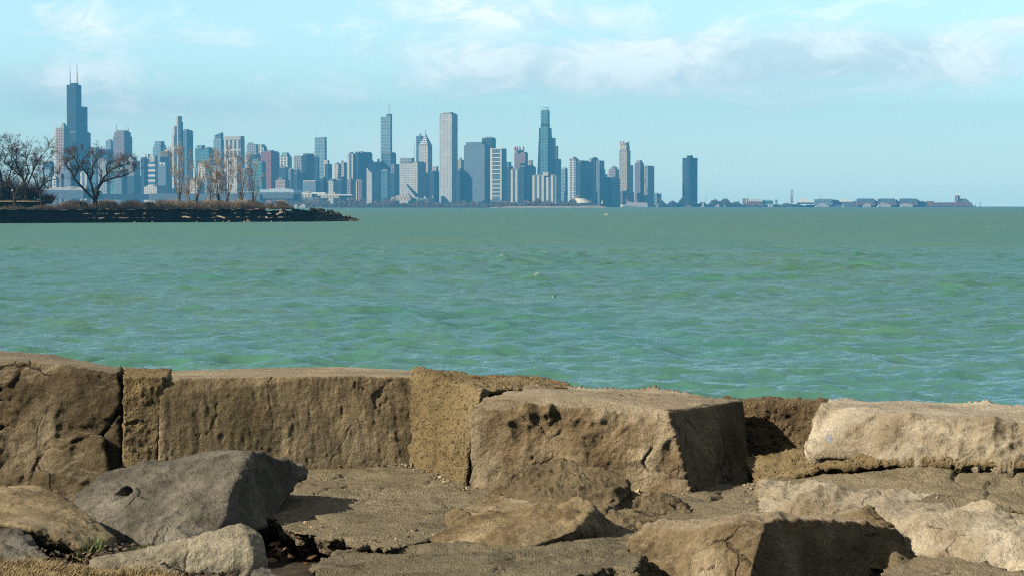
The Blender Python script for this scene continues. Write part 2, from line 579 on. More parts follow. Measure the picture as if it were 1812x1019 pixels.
def hole(px, py, d, r, depth):
    c = np.array(P(px, py, d))

    def f(co, no):
        q = (co - c) * np.array((1.25, 0.6, 0.75))
        w = 1 - sstep(0.3, 1.0, np.sqrt((q * q).sum(1)) / r)
        return co + np.array((0.25, 1.0, -0.15)) * (depth * w)[:, None]
    return f


rock('boulder', [pp((138, 884, 16.7), (190, 842, 16.95), (250, 826, 16.9), (340, 810, 16.85), (432, 796, 16.8), (446, 797, 16.85), (412, 862, 16.3), (388, 935, 15.85), (270, 952, 15.65), (140, 905, 16.2),
                    (520, 820, 17.6), (545, 832, 17.8), (478, 925, 16.7), (388, 990, 15.6), (270, 1000, 15.5), (140, 950, 16.2),
                    (200, 870, 18.2), (480, 860, 18.1))],
     M_grey, 'large grey boulder with a hollow in its face and a black shaded right end', 'boulder', ROCKS,
     voxel=0.012, smooth=1, big=0.03, facet=0.05, fsc=1.5, chips=1.6, med=0.010, fine=0.0055, groove=0.012, gsc=1.7, seed=22, post=hole(222, 886, 16.35, 0.10, 0.13))

rock('stone_plate', [pp((-120, 866, 15.7), (20, 861, 15.75), (65, 862, 15.7), (110, 878, 15.55), (160, 912, 15.3), (205, 948, 15.1), (196, 972, 14.95), (150, 972, 14.65), (60, 935, 14.6), (-120, 905, 14.7),
                        (-120, 940, 14.8), (60, 965, 14.8), (150, 992, 14.9), (210, 1000, 15.2), (20, 866, 16.0), (110, 884, 15.9), (200, 960, 15.4), (20, 940, 16.1), (200, 1000, 15.6))],
     M_plate, 'smooth tan plate of rock lying at a slant by the left edge', 'rock plate', ROCKS,
     voxel=0.011, smooth=6, big=0.02, facet=0.02, fsc=2.2, med=0.010, fine=0.004, seed=24)

_c1, _c2 = P(432, 992, 14.45), P(165, 1022, 14.15)
_ax = (_c1 - _c2).normalized()
_sd = _ax.cross(Vector((0, 0, 1))).normalized()
_up = _sd.cross(_ax).normalized()
_drum = []
for k in range(16):
    a = 2 * PI * k / 16
    _drum.append(_c1 + (_up * math.cos(a) + _sd * math.sin(a)) * 0.215)
    _drum.append(_c2 + (_up * math.cos(a) + _sd * math.sin(a)) * 0.10)
    _drum.append(_c1 + _ax * 0.10 + (_up * math.cos(a) + _sd * math.sin(a)) * 0.15)
rock('rounded_stone', [_drum], M_drum, 'pale rounded stone like a fallen column drum beside the leaf litter', 'boulder', ROCKS,
     voxel=0.011, smooth=5, big=0.018, facet=0.018, fsc=3, med=0.009, fine=0.004, seed=26)

rock('flat_rock', [pp((-120, 915, 14.9), (5, 922, 14.85), (50, 945, 14.65), (86, 985, 14.35), (72, 1000, 14.1), (-120, 1000, 14.0), (-120, 1030, 14.0), (60, 1030, 14.1), (90, 1030, 14.4), (0, 980, 15.2)),
                   pp((-60, 955, 14.35), (20, 965, 14.3), (60, 990, 14.1), (20, 1012, 13.9), (-60, 1010, 13.9), (0, 1020, 14.3))],
     M_flat, 'low weathered grey rock in the bottom left corner beside dry grass', 'boulder', ROCKS,
     voxel=0.011, smooth=4, big=0.02, facet=0.04, fsc=4, med=0.012, fine=0.005, groove=0.03, gsc=3, seed=28)

rock('small_stone', [pp((448, 1012, 14.0), (462, 1003, 14.1), (480, 1006, 14.1), (495, 1022, 14.0), (440, 1030, 13.9), (500, 1034, 13.9), (470, 1030, 14.25))],
     M_flat, 'small grey stone by the broken left edge of the lower slab', 'stone', ROCKS, voxel=0.009, facet=0.025, fsc=6, big=0.01, seed=29)

# concrete apron between the wall and the rocks
_ctl = [(500, 815, 20.6), (600, 812, 20.6), (735, 820, 20.3), (822, 862, 18.65), (600, 880, 17.9), (700, 880, 17.9), (760, 930, 16.3), (480, 905, 17.05), (500, 934, 16.25), (640, 956, 15.7), (690, 960, 15.6),
        (1000, 885, 17.7), (1100, 940, 16.05), (1218, 872, 18.25), (1300, 890, 17.5), (1400, 852, 18.1), (1300, 862, 18.5), (1500, 822, 18.0), (1650, 817, 17.65), (1812, 832, 17.15), (2000, 850, 16.9),
        (1500, 868, 17.25), (1650, 880, 16.7), (1812, 905, 16.15), (1980, 930, 15.8), (1300, 930, 16.3), (1500, 930, 16.2), (1700, 960, 15.9)]
_cw = np.array([tuple(P(*c)) for c in _ctl])


def apron_h(x, y):
    num = np.zeros_like(x)
    den = np.zeros_like(x)
    for c in _cw:
        w = 1.0 / ((x - c[0]) ** 2 + (y - c[1]) ** 2 + 0.06) ** 1.6
        num += w * c[2]
        den += w
    return num / den


_top = [(440, 812), (740, 800), (835, 848), (1100, 850), (1330, 858), (1400, 836), (1500, 808), (1812, 818), (2060, 836), (2060, 950), (1812, 930), (1700, 925), (1400, 945), (1150, 965), (1000, 958), (930, 962), (850, 964), (800, 948),
        (765, 946), (735, 957), (692, 966), (655, 960), (635, 962), (610, 949), (585, 952), (560, 944), (525, 941), (505, 934), (492, 925), (476, 908), (470, 890), (455, 850)]


def plate(name, outline, z0, thick, front, mat, label, cat, group, hfun, voxel, inset=0.22, seed=1, rough=1.0, pebble=0.006, cracks=0.0):
    tp = [PZ(x, y, z0) for x, y in outline]
    bm = bmesh.new()
    n = len(tp)
    up = [bm.verts.new((p.x, p.y, 0)) for p in tp]
    c = sum(tp, Vector()) / n
    lo = []
    for (x, y), p in zip(outline, tp):
        q = Vector((p.x, p.y, -thick))
        if front(x, y):
            q.y += inset
        lo.append(bm.verts.new(q))
    bm.faces.new(up)
    bm.faces.new(lo[::-1])
    for k in range(n):
        bm.faces.new((up[k], lo[k], lo[(k + 1) % n], up[(k + 1) % n]))
    bmesh.ops.triangulate(bm, faces=bm.faces)
    me = remesh(bm_mesh(name, bm), voxel, 2)
    me.name = name
    co, no = get_co(me), get_no(me)
    flat = sstep(0.5, 0.95, no[:, 2])
    d = 0.012 * rough * fbm(co, 2.0, 3, seed) + 0.006 * rough * fbm(co, 9.0, 4, seed + 3) + 0.004 * fbm(co, 30, 3, seed + 5)
    edge = (1 - flat)
    d += edge * (0.05 * fbm(co, 4.0, 4, seed + 7, 0.6) + 0.02 * fbm(co, 17, 3, seed + 8))
    f1, f2, off, hid = cells(co * 30, seed)
    d += pebble * (1 - sstep(0.1, 0.55, f1)) * sstep(0.4, 0.9, _r3[hid & 255][:, 0]) * (1 + 3 * edge)
    if cracks:
        qq = co * np.array((1, 1, 0)) + 0.25 * np.stack([gnoise(co * 1.3, seed + 21), gnoise(co * 1.3, seed + 22), 0 * d], 1) + 0.05 * np.stack([gnoise(co * 7, seed + 23), gnoise(co * 7, seed + 24), 0 * d], 1)
        f1, f2, off, hid = cells(qq * cracks, seed + 25)
        tl = _g[(hid * 3 + 5) & 255]
        keep = sstep(0.0, 0.1, f2 - f1)
        d += flat * (0.035 * (off[:, :2] * tl[:, :2]).sum(1) * keep + 0.022 * (_r3[hid & 255][:, 2] - 0.5) * sstep(0.0, 0.03, f2 - f1))
        d -= flat * 0.035 * (1 - sstep(0.0, 0.022, f2 - f1)) * sstep(-0.2, 0.2, gnoise(co * 0.9, seed + 26))
    # crumbled spots
    cr = sstep(0.35, 0.7, fbm(co, 1.7, 4, seed + 12, 0.6))
    d += cr * (0.014 * fbm(co, 15, 3, seed + 13) - 0.008)
    co = co + no * d[:, None]
    co[:, 2] += hfun(co[:, 0], co[:, 1])
    cc = co.mean(0)
    cc[2] = co[:, 2].min()
    set_co(me, co - cc)
    return tag(link(name, me, mat, None, tuple(cc)), label, cat, group)


plate('concrete_apron', _top, 3.1, 0.11, lambda x, y: y > 890 and x < 900, M_apron,
      'worn brown concrete apron running along the foot of the wall with a crumbled front edge', 'concrete apron', None, apron_h, 0.016, seed=31, cracks=0.8, rough=1.3)

_low = [(562, 1000), (566, 985), (600, 974), (640, 968), (690, 972), (760, 968), (860, 972), (960, 966), (1040, 948), (1110, 946), (1150, 960), (1140, 1000), (1120, 1030), (1090, 1012), (1060, 1020), (1000, 1040), (960, 1060), (560, 1060), (558, 1020)]
plate('concrete_slab', _low, 3.06, 0.3, lambda x, y: False, M_slab,
      'lower grey concrete slab with a ragged left corner in the foreground', 'concrete slab', None,
      lambda x, y: 3.075 + 0.03 * np.sin(x * 1.7 + 1) + 0.0 * y, 0.012, seed=35, rough=1.4, pebble=0.008, cracks=1.3)

plate('concrete_slab', [(1560, 1000), (1612, 985), (1660, 962), (1720, 992), (1812, 1018), (2000, 1045), (2000, 1120), (1560, 1120)], 3.0, 0.2, lambda x, y: False, M_apron,
      'gravelly concrete at the bottom right corner in the shadow of the pointed rock', 'concrete slab', None,
      lambda x, y: 3.0 + 0.02 * np.sin(x * 2.3) + 0.0 * y, 0.015, seed=51, rough=1.5, pebble=0.010)

rock('broken_lump', [pp((1035, 985, 14.95), (1080, 965, 15.05), (1125, 975, 14.95), (1135, 1000, 14.7), (1090, 1020, 14.4), (1030, 1010, 14.55), (1080, 1040, 14.6))],
     M_slab, 'crumbled lump of concrete on the right edge of the lower slab', 'concrete lump', ROCKS, voxel=0.01, facet=0.05, fsc=5, big=0.02, med=0.02, groove=0.04, gsc=3, seed=36)

rock('layered_rock', [pp((758, 955, 15.75), (850, 914, 16.0), (960, 896, 16.0), (1008, 887, 15.95), (1030, 884, 15.95), (1050, 894, 15.9), (1018, 938, 15.55), (945, 966, 15.3), (862, 974, 15.25), (800, 966, 15.5),
                         (1105, 948, 16.2), (1040, 950, 15.8), (900, 940, 16.6), (1060, 935, 16.5), (860, 1000, 15.4), (1040, 990, 15.8)),
                      pp((795, 912, 16.6), (796, 942, 16.15), (830, 895, 16.9), (880, 880, 17.2), (985, 902, 16.5), (930, 915, 16.2), (860, 925, 16.05), (800, 955, 16.2), (980, 950, 16.4), (880, 920, 17.2))],
     M_ochre, 'low layered tan rock with a pointed right end behind the lower slab', 'boulder', ROCKS,
     voxel=0.011, smooth=3, big=0.03, facet=0.045, fsc=2.6, med=0.012, fine=0.006, groove=0.03, gsc=2, seed=38)

rock('rubbly_rock', [pp((876, 866, 17.6), (890, 838, 17.65), (930, 825, 17.65), (1000, 829, 17.5), (1060, 834, 17.4), (1097, 850, 17.2), (1110, 880, 17.0), (1060, 925, 16.4), (960, 915, 16.6), (890, 895, 17.3), (900, 900, 18.2), (1100, 900, 18.1)),
                     pp((1060, 870, 17.3), (1120, 880, 17.2), (1180, 884, 17.2), (1222, 902, 16.9), (1232, 925, 16.6), (1150, 950, 16.1), (1090, 945, 16.0), (1060, 940, 16.4), (1150, 930, 17.6))],
     M_rubble, 'rough brown rubbly rock at the foot of the big tan block', 'boulder', ROCKS,
     voxel=0.012, smooth=2, big=0.04, facet=0.08, fsc=2.8, med=0.02, fine=0.010, groove=0.05, gsc=1.8, pebble=0.008, pebsc=22, seed=40)

rock('boulder', [pp((1108, 950, 15.1), (1165, 924, 15.15), (1262, 914, 15.05), (1335, 914, 14.9), (1352, 922, 14.78), (1334, 980, 14.62), (1316, 1060, 14.5), (1150, 1060, 14.8), (1102, 1010, 14.95),
                    (1480, 926, 15.25), (1588, 934, 15.66), (1604, 955, 15.75), (1615, 1060, 15.68), (1350, 960, 16.0), (1560, 980, 16.3), (1150, 1000, 15.8))],
     M_tan, 'big foreground boulder with a sunlit tan left half and a dark smooth right face', 'boulder', ROCKS,
     voxel=0.012, smooth=3, big=0.03, facet=0.06, fsc=2.5, med=0.012, fine=0.007, groove=0.03, gsc=2, seed=43, flatten=True)

rock('pointed_rock', [pp((1462, 930, 15.9), (1490, 905, 16.0), (1520, 893, 16.0), (1548, 897, 16.1), (1585, 925, 16.15), (1655, 1002, 15.7), (1610, 1020, 15.2), (1462, 990, 15.6), (1540, 960, 16.5), (1640, 1020, 16.2))],
     M_ochre, 'pointed knob of rock rising behind the dark face of the big foreground boulder', 'boulder', ROCKS,
     voxel=0.012, smooth=4, big=0.02, facet=0.04, fsc=3.2, med=0.016, fine=0.006, seed=45)

rock('boulder', [pp((1338, 878, 17.2), (1352, 866, 17.55), (1400, 863, 17.6), (1560, 869, 17.45), (1700, 885, 17.15), (1812, 903, 16.8), (1990, 930, 16.4),
                    (1345, 905, 16.75), (1450, 912, 16.45), (1596, 907, 16.3), (1640, 901, 16.2), (1700, 908, 15.95), (1812, 948, 15.25), (1990, 1000, 14.8),
                    (1620, 960, 16.1), (1700, 990, 15.6), (1812, 1020, 15.0), (1990, 1060, 14.5), (1400, 960, 17.2), (1990, 1000, 16.4))],
     M_pale, 'long pale flat topped boulder with a bright broken end at the right edge', 'boulder', ROCKS,
     voxel=0.014, smooth=4, big=0.03, facet=0.10, fsc=1.9, med=0.012, fine=0.007, groove=0.03, gsc=2, seed=47)

# blue paint mark on the pale block
_bv = BVHTree.FromObject(block_p, bpy.context.evaluated_depsgraph_get())
_t = Tubes()
_org = Vector((0, 0, EYE)) - block_p.location
for stroke in ([(1460, 780), (1463, 774), (1467, 769)], [(1465, 783), (1468, 776), (1471, 771)], [(1461, 775), (1468, 777), (1474, 776)], [(1470, 782), (1472, 774)]):
    pts = []
    for k in range(len(stroke) - 1):
        for j in range(5):
            f = j / 4
            r = ray(stroke[k][0] * (1 - f) + stroke[k + 1][0] * f, stroke[k][1] * (1 - f) + stroke[k + 1][1] * f).normalized()
            h = _bv.ray_cast(_org, r)
            if h[0] is not None:
                pts.append(h[0] + h[1] * 0.001)
    if len(pts) > 1:
        _t.tube(pts, [0.0026] * len(pts), 5)
link('paint_mark', _t.mesh('paint_mark'), plain('blue_spray_paint', (0.20, 0.32, 0.62), 0.6), block_p)

# ------------------------------------------------------------------ ground
def axis(lo, hi, a, b, fine):
    v = list(np.arange(a, b, fine))
    s, x = fine, a
    left = []
    while x > lo:
        s *= 1.25
        x -= s
        left.append(x)
    s, x = fine, v[-1]
    right = []
    while x < hi:
        s *= 1.25
        x += s
        right.append(x)
    return np.array(left[::-1] + v + right)


def ground_h(x, y):
    h = 2.86 + 0.0 * x
    h = h + 0.25 * sstep(-1.5, -2.0, x) * sstep(16.0, 15.0, y)
    h = h + 0.05 * sstep(-2.3, -2.7, x) * sstep(14.7, 14.2, y)
    h = h + 0.14 * sstep(13.4, 12.0, y) + 0.4 * sstep(11, 3, y)
    h = h + 0.12 * sstep(15.3, 15.9, y) * sstep(1.6, 2.6, x)
    h = h + 0.10 * sstep(2.0, 2.6, x) * sstep(15.9, 15.3, y)
    far = sstep(21.0, 23.5, y)
    return h * (1 - far) + far * -1.6


_xs = axis(-70, 70, -5.0, 5.2, 0.035)
_ys = axis(-60, 24.5, 12.6, 19.0, 0.035)
_X, _Y = np.meshgrid(_xs, _ys)
_pt = np.stack([_X.ravel(), _Y.ravel(), np.zeros(_X.size)], 1)
_z = ground_h(_pt[:, 0], _pt[:, 1]) + 0.03 * fbm(_pt, 1.1, 3, 70) + 0.014 * fbm(_pt, 7, 4, 71)
_pt[:, 2] = _z
_nx, _ny = len(_xs), len(_ys)
_i = (np.arange(_ny - 1)[:, None] * _nx + np.arange(_nx - 1)[None, :]).ravel()
_gm = np_mesh('ground', _pt, np.stack([_i, _i + 1, _i + 1 + _nx, _i + _nx], 1))
_t = NT('dark_soil')
_oc = _t.coord()
_t.base(_t.ramp(_t.noise(_oc, 9, 8, 0.7), [(0.3, (0.018, 0.012, 0.007)), (0.55, (0.06, 0.042, 0.026)), (0.75, (0.12, 0.09, 0.055))]))
_t.l(_t.bump(_t.noise(_oc, 45, 6, 0.7), 0.8, 0.02), _t.b.inputs['Normal'])
_t.set(Roughness=0.95)
tag(link('ground', _gm, _t.m), kind='structure')
_gbv = BVHTree.FromPolygons([tuple(v) for v in _pt[:0]], []) if False else None


def gz(x, y):
    p = np.array([[x, y, 0.0]])
    return float(ground_h(p[:, 0], p[:, 1])[0] + 0.03 * fbm(p, 1.1, 3, 70)[0] + 0.014 * fbm(p, 7, 4, 71)[0])


# leaf litter: curled dead leaves
def litter(regions, n, seed, label, mats, size=(0.02, 0.045), lift=0.05):
    rg = random.Random(seed)
    v, f = [], []
    for _ in range(n):
        reg = rg.choice(regions)
        px, py = rg.uniform(reg[0], reg[2]), rg.uniform(reg[1], reg[3])
        p = PZ(px, py, reg[4])
        p.z = max(gz(p.x, p.y), reg[4] - 0.05) + rg.uniform(0.0, lift)
        s = rg.uniform(*size)
        a = rg.uniform(0, 2 * PI)
        e1 = Vector((math.cos(a), math.sin(a), rg.uniform(-0.7, 0.7))).normalized()
        e2 = e1.cross(Vector((rg.uniform(-0.8, 0.8), rg.uniform(-0.8, 0.8), 1))).normalized()
        nn = e1.cross(e2)
        b = len(v)
        cu = rg.uniform(0.1, 0.5) * s
        for i, t in enumerate((-1, -0.35, 0.35, 1)):
            w = (0.12, 0.55, 0.5, 0.08)[i] * s
            for sgn in (-1, 1):
                v.append(tuple(p + e1 * (t * s) + e2 * (sgn * w) + nn * (cu * (t * t) + 0.25 * w)))
        for i in range(3):
            f.append((b + 2 * i, b + 2 * i + 1, b + 2 * i + 3, b + 2 * i + 2))
    return tag(link('leaf_litter', np_mesh('leaf_litter', v, f, False), mats), label, None, None, 'stuff')


def leafmat(name, cols):
    t = NT(name)
    g = t.n('ShaderNodeNewGeometry')
    t.base(t.ramp(g.outputs['Random Per Island'], [(k / (len(cols) - 1), c) for k, c in enumerate(cols)]))
    t.set(Roughness=0.7)
    return t.m


M_litter = leafmat('dark_leaf_litter', [(0.022, 0.014, 0.009), (0.06, 0.036, 0.02), (0.11, 0.07, 0.038), (0.20, 0.145, 0.085), (0.035, 0.022, 0.014)])
M_leaf = leafmat('dead_leaves', [(0.05, 0.024, 0.012), (0.13, 0.06, 0.025), (0.24, 0.12, 0.045), (0.34, 0.21, 0.10), (0.07, 0.035, 0.016)])
litter([(478, 934, 600, 985, 2.86), (480, 940, 560, 1000, 2.86)], 420, 5, 'brown dead leaves in the dark gap under the broken concrete apron', M_leaf, lift=0.10)
litter([(35, 930, 120, 985, 3.09), (70, 955, 190, 1012, 3.09), (150, 985, 300, 1019, 3.09), (190, 935, 300, 975, 3.06), (300, 1005, 420, 1019, 3.09)], 3400, 6, 'brown dead leaves and twigs between the rocks at the bottom left', M_litter, (0.009, 0.024), 0.07)


def blades(name, regions, n, seed, mat, h=(0.05, 0.14), w=0.0025, lean=0.6, label='', z=None):
    rg = random.Random(seed)
    v, f = [], []
    for _ in range(n):
        cx, cy, rx, ry, zz = rg.choice(regions)
        while True:
            a, b_ = rg.uniform(-1, 1), rg.uniform(-1, 1)
            if a * a + b_ * b_ < 1:
                break
        p = PZ(cx + a * rx, cy + b_ * ry, zz)
        p.z = gz(p.x, p.y)
        an = rg.uniform(0, 2 * PI)
        d = Vector((math.cos(an), math.sin(an), 0)) * rg.uniform(0.1, lean)
        s = Vector((-math.sin(an + 0.6), math.cos(an + 0.6), 0)) * w * rg.uniform(0.7, 1.5)
        hh = rg.uniform(*h)
        b = len(v)
        for k, t in enumerate((0, 0.4, 0.75, 1.0)):
            q = p + Vector((0, 0, hh * t * (1 - 0.25 * lean * t))) + d * (hh * t * t)
            ww = (1, 0.9, 0.6, 0.12)[k]
            v += [tuple(q - s * ww), tuple(q + s * ww)]
        for k in range(3):
            f.append((b + 2 * k, b + 2 * k + 1, b + 2 * k + 3, b + 2 * k + 2))
    return tag(link(name, np_mesh(name, v, f, False), mat), label, None, None, 'stuff')


M_grass = leafmat('green_grass', [(0.035, 0.07, 0.012), (0.07, 0.13, 0.02), (0.12, 0.17, 0.035), (0.20, 0.20, 0.07)])
M_dry = leafmat('dry_grass', [(0.20, 0.14, 0.06), (0.34, 0.25, 0.12), (0.46, 0.36, 0.19), (0.28, 0.18, 0.08)])
blades('grass', [(150, 985, 32, 16, 3.09), (120, 975, 22, 12, 3.09), (165, 968, 14, 10, 3.09)], 1100, 3, M_grass, (0.06, 0.17), label='green grass tuft growing among dead leaves beside the pale rounded stone')
blades('grass', [(250, 1006, 26, 8, 3.09), (265, 1010, 18, 6, 3.09)], 520, 4, M_grass, (0.05, 0.15), label='small green grass tuft in front of the pale rounded stone')
blades('dry_grass', [(40, 1032, 120, 24, 3.15), (-80, 1026, 110, 30, 3.15), (50, 1020, 70, 14, 3.15), (120, 1024, 90, 8, 3.12), (260, 1030, 120, 8, 3.1)], 15000, 8, M_dry, (0.03, 0.09), 0.0022, 0.9, label='short dry straw coloured grass along the bottom left corner')


def crumbs(paths, n, seed, label, mat, size):
    """loose chips of stone lying along the foot of the wall and the broken edges"""
    rg = random.Random(seed)
    v, f = [], []
    ico = [Vector(q).normalized() for q in ((1, 0, .2), (-.5, .85, .1), (-.6, -.8, 0), (0, .1, 1), (.2, -.1, -1))]
    tri = ((0, 1, 3), (1, 2, 3), (2, 0, 3), (1, 0, 4), (2, 1, 4), (0, 2, 4))
    apron = np.array([tuple(p) for p in _cw])
    for _ in range(n):
        path, spread = rg.choice(paths)
        k = rg.randrange(len(path) - 1)
        t = rg.random()
        px = path[k][0] * (1 - t) + path[k + 1][0] * t + rg.gauss(0, spread)
        py = path[k][1] * (1 - t) + path[k + 1][1] * t + abs(rg.gauss(0, spread * 0.5))
        p = PZ(px, py, 3.11)
        z = float(apron_h(np.array([p.x]), np.array([p.y]))[0])
        p = PZ(px, py, z)
        z = float(apron_h(np.array([p.x]), np.array([p.y]))[0])
        s = rg.uniform(*size) * (2.2 if rg.random() < 0.06 else 1)
        b0 = len(v)
        rot = Matrix.Rotation(rg.uniform(0, 6.3), 3, Vector((rg.gauss(0, 1), rg.gauss(0, 1), rg.gauss(0, 1))).normalized())
        for q in ico:
            w_ = rot @ (q * s * rg.uniform(0.7, 1.2))
            v.append((p.x + w_.x, p.y + w_.y, z + 0.012 + s * 0.4 + w_.z * 0.8))
        f += [tuple(b0 + i for i in tr) for tr in tri]
    return tag(link('gravel', np_mesh('gravel', v, f, False), mat), label, None, None, 'stuff')


M_crumb = leafmat('stone_chips', [(0.14, 0.105, 0.062), (0.30, 0.23, 0.14), (0.44, 0.36, 0.24), (0.22, 0.165, 0.095)])
crumbs([([(500, 822), (620, 818), (735, 826), (822, 866)], 7), ([(880, 880), (1010, 872), (1218, 876)], 6)], 520, 3, 'loose stone chips along the foot of the wall', M_crumb, (0.006, 0.016))
crumbs([([(1430, 835), (1500, 826), (1650, 826), (1812, 842)], 8), ([(1320, 866), (1420, 846)], 6)], 420, 4, 'loose stone chips below the rubbly ledge at the right', M_crumb, (0.006, 0.016))
crumbs([([(480, 900), (560, 935), (690, 952), (760, 935)], 14), ([(620, 860), (760, 900)], 40), ([(1250, 885), (1700, 860)], 30)], 420, 5, 'scattered pebbles and grit on the worn concrete apron', M_crumb, (0.004, 0.011))

# the wall goes on past both ends of the view
rock('limestone_block', [pp((-1200, 655, 19.6), (-445, 650, 19.7), (-1200, 900, 19.4), (-440, 900, 19.4), (-1200, 612, 21.5), (-470, 612, 21.4), (-1200, 900, 21.5), (-440, 900, 21.4))],
     M_brown, 'brown limestone block continuing the wall left of the cracked dark block', 'stone block', WALL, voxel=0.03, smooth=2, big=0.04, facet=0.06, fsc=1.7, flat_top=0.8, seed=61)
rock('limestone_block', [pp((2140, 765, 17.3), (2900, 775, 17.2), (2130, 900, 17.0), (2900, 900, 17.0), (2150, 730, 18.9), (2900, 740, 18.9), (2140, 900, 18.9), (2900, 900, 18.9))],
     M_pale, 'pale limestone block continuing the wall right of the sunlit sloping block', 'stone block', WALL, voxel=0.03, smooth=2, big=0.04, facet=0.08, fsc=2.0, flat_top=0.8, seed=63)
# ------------------------------------------------------------------ lake
def make_lake():
    rs = [16.0]
    while rs[-1] < 46:
        rs.append(rs[-1] * 1.02)
    while rs[-1] < 320:
        rs.append(rs[-1] * 1.0019)
    while rs[-1] < 3000:
        rs.append(rs[-1] * 1.0034)
    while rs[-1] < 14000:
        rs.append(rs[-1] * 1.03)
    rs = np.array(rs)
    th = np.arange(-0.34, 0.3401, 0.0015)
    R, T = np.meshgrid(rs, th, indexing='ij')
    X, Y = (R * np.sin(T)).ravel(), (R * np.cos(T)).ravel()
    Rr = R.ravel()
    sp = np.where(Rr < 320, 0.0019, 0.0034) * Rr
    Z = np.zeros_like(X)
    DX, DY = np.zeros_like(X), np.zeros_like(X)
    rg = np.random.RandomState(5)
    base = np.stack([X, Y, 0 * X], 1)
    gust = 0.85 + 0.35 * gnoise(base * np.array((0.011, 0.006, 1)), 3)
    group = 0.85 + 0.8 * gnoise(base * np.array((0.11, 0.07, 1)), 8)
    lost, tot = np.zeros_like(X), 0.0
    for k in range(90):
        lam = 0.38 * (9.0 / 0.38) ** ((k + rg.uniform()) / 90)
        ang = math.radians(-108) + rg.normal() * (0.45 if lam > 4 else 0.7)
        kk = 2 * PI / lam
        a = 0.0088 * lam * (1.15 if lam < 2.2 else (0.95 if lam < 4 else 0.55))
        fade = np.clip((lam / np.maximum(sp, 1e-6) - 1.9) / 2.0, 0, 1)
        cx, cy = math.cos(ang), math.sin(ang)
        lost += (a * kk) ** 2 * (1 - fade ** 2)
        tot += (a * kk) ** 2
        ph = kk * (X * cx + Y * cy) + rg.uniform(0, 2 * PI)
        am = a * fade * gust * (group if lam > 1.2 else 1.0)
        Z += am * np.sin(ph)
        q = am * np.cos(ph) * 0.8
        DX += q * cx
        DY += q * cy
    edge = sstep(0.34, 0.31, np.abs(T.ravel())) * sstep(18, 40, Rr) * sstep(3600, 2600, Rr)
    Z *= edge
    X2, Y2 = X + DX * edge, Y + DY * edge
    nr, nt = R.shape
    foam = sstep(0.36, 0.52, Z) * sstep(0.2, 0.55, fbm(base, 0.35, 3, 21)) * sstep(0.0, 0.5, fbm(base * np.array((1, 2.2, 1)), 1.6, 3, 22))
    co = np.stack([X2, Y2, Z], 1)
    i = (np.arange(nr - 1)[:, None] * nt + np.arange(nt - 1)[None, :]).ravel()
    faces = np.stack([i, i + 1, i + 1 + nt, i + nt], 1)
    # the rest of the lake round both sides, calm and coarse
    rs2 = rs[::20]
    if rs2[-1] != rs[-1]:
        rs2 = np.append(rs2, rs[-1])
    extra_v, extra_f, b = [], [], len(co)
    for s in (-1, 1):
        t2 = s * np.linspace(0.34, 1.75, 40)
        R2, T2 = np.meshgrid(rs2, t2, indexing='ij')
        extra_v.append(np.stack([(R2 * np.sin(T2)).ravel(), (R2 * np.cos(T2)).ravel(), 0 * R2.ravel()], 1))
        j = (np.arange(len(rs2) - 1)[:, None] * 40 + np.arange(39)[None, :]).ravel() + b
        q = np.stack([j, j + 1, j + 41, j + 40], 1)
        extra_f.append(q if s > 0 else q[:, ::-1])
        b += R2.size
    co = np.concatenate([co] + extra_v)
    faces = np.concatenate([faces] + extra_f)
    me = np_mesh('lake_water', co, faces)
    at = me.attributes.new('foam', 'FLOAT', 'POINT')
    at.data.foreach_set('value', np.concatenate([foam, np.zeros(len(co) - len(foam))]).astype(np.float32))
    la = me.attributes.new('lost', 'FLOAT', 'POINT')
    la.data.foreach_set('value', np.concatenate([lost / tot, np.ones(len(co) - len(foam))]).astype(np.float32))
    t = NT('lake_water')
    oc = t.coord()
    body = t.mix(t.ramp(t.noise(t.mapping(oc, scale=(1, 0.5, 1)), 0.03, 6, 0.7), [(0.38, 0.0), (0.62, 1.0)]), WATER_A, WATER_B)
    fa = t.n('ShaderNodeAttribute', attribute_name='foam').outputs['Fac']
    t.base(t.mix(t.math('MULTIPLY', fa, 0.85), body, (0.72, 0.84, 0.92)))
    n1 = t.noise(t.mapping(oc, scale=(0.5, 1.3, 1)), 3.0, 4, 0.65)
    n2 = t.noise(t.mapping(oc, scale=(0.6, 1.3, 1), loc=(3, 1, 0)), 0.7, 5, 0.65)
    n3 = t.noise(t.mapping(oc, scale=(0.55, 1.3, 1), loc=(7, 5, 0)), 8.0, 3, 0.6)
    h = t.math('ADD', t.math('MULTIPLY', n1, 0.30), t.math('MULTIPLY', n2, 0.5))
    h = t.math('ADD', h, t.math('MULTIPLY', n3, 0.07))
    # ripples too short for the mesh are carried by the bump and the roughness
    ls = t.n('ShaderNodeAttribute', attribute_name='lost').outputs['Fac']
    h = t.math('MULTIPLY', h, t.math('ADD', 0.45, t.math('MULTIPLY', ls, 4.5)))
    nrm = t.bump(h, WATER_BUMP, 1.0)
    t.l(nrm, t.b.inputs['Normal'])
    t.set(Roughness=0.9, **{'Specular IOR Level': 0.0})
    fr = t.n('ShaderNodeFresnel')
    fr.inputs['IOR'].default_value = 1.333
    t.l(nrm, fr.inputs['Normal'])
    gl = t.n('ShaderNodeBsdfGlossy')
    t.l(t.math('ADD', WATER_ROUGH, t.math('MULTIPLY', ls, 0.36)), gl.inputs['Roughness'])
    t.l(nrm, gl.inputs['Normal'])
    mx = t.n('ShaderNodeMixShader')
    # far off the wave fronts hide the flat water behind them, so less of the sky is mirrored
    hid = t.math('SUBTRACT', 1.0, t.math('MULTIPLY', t.math('POWER', ls, 1.6), 0.58))
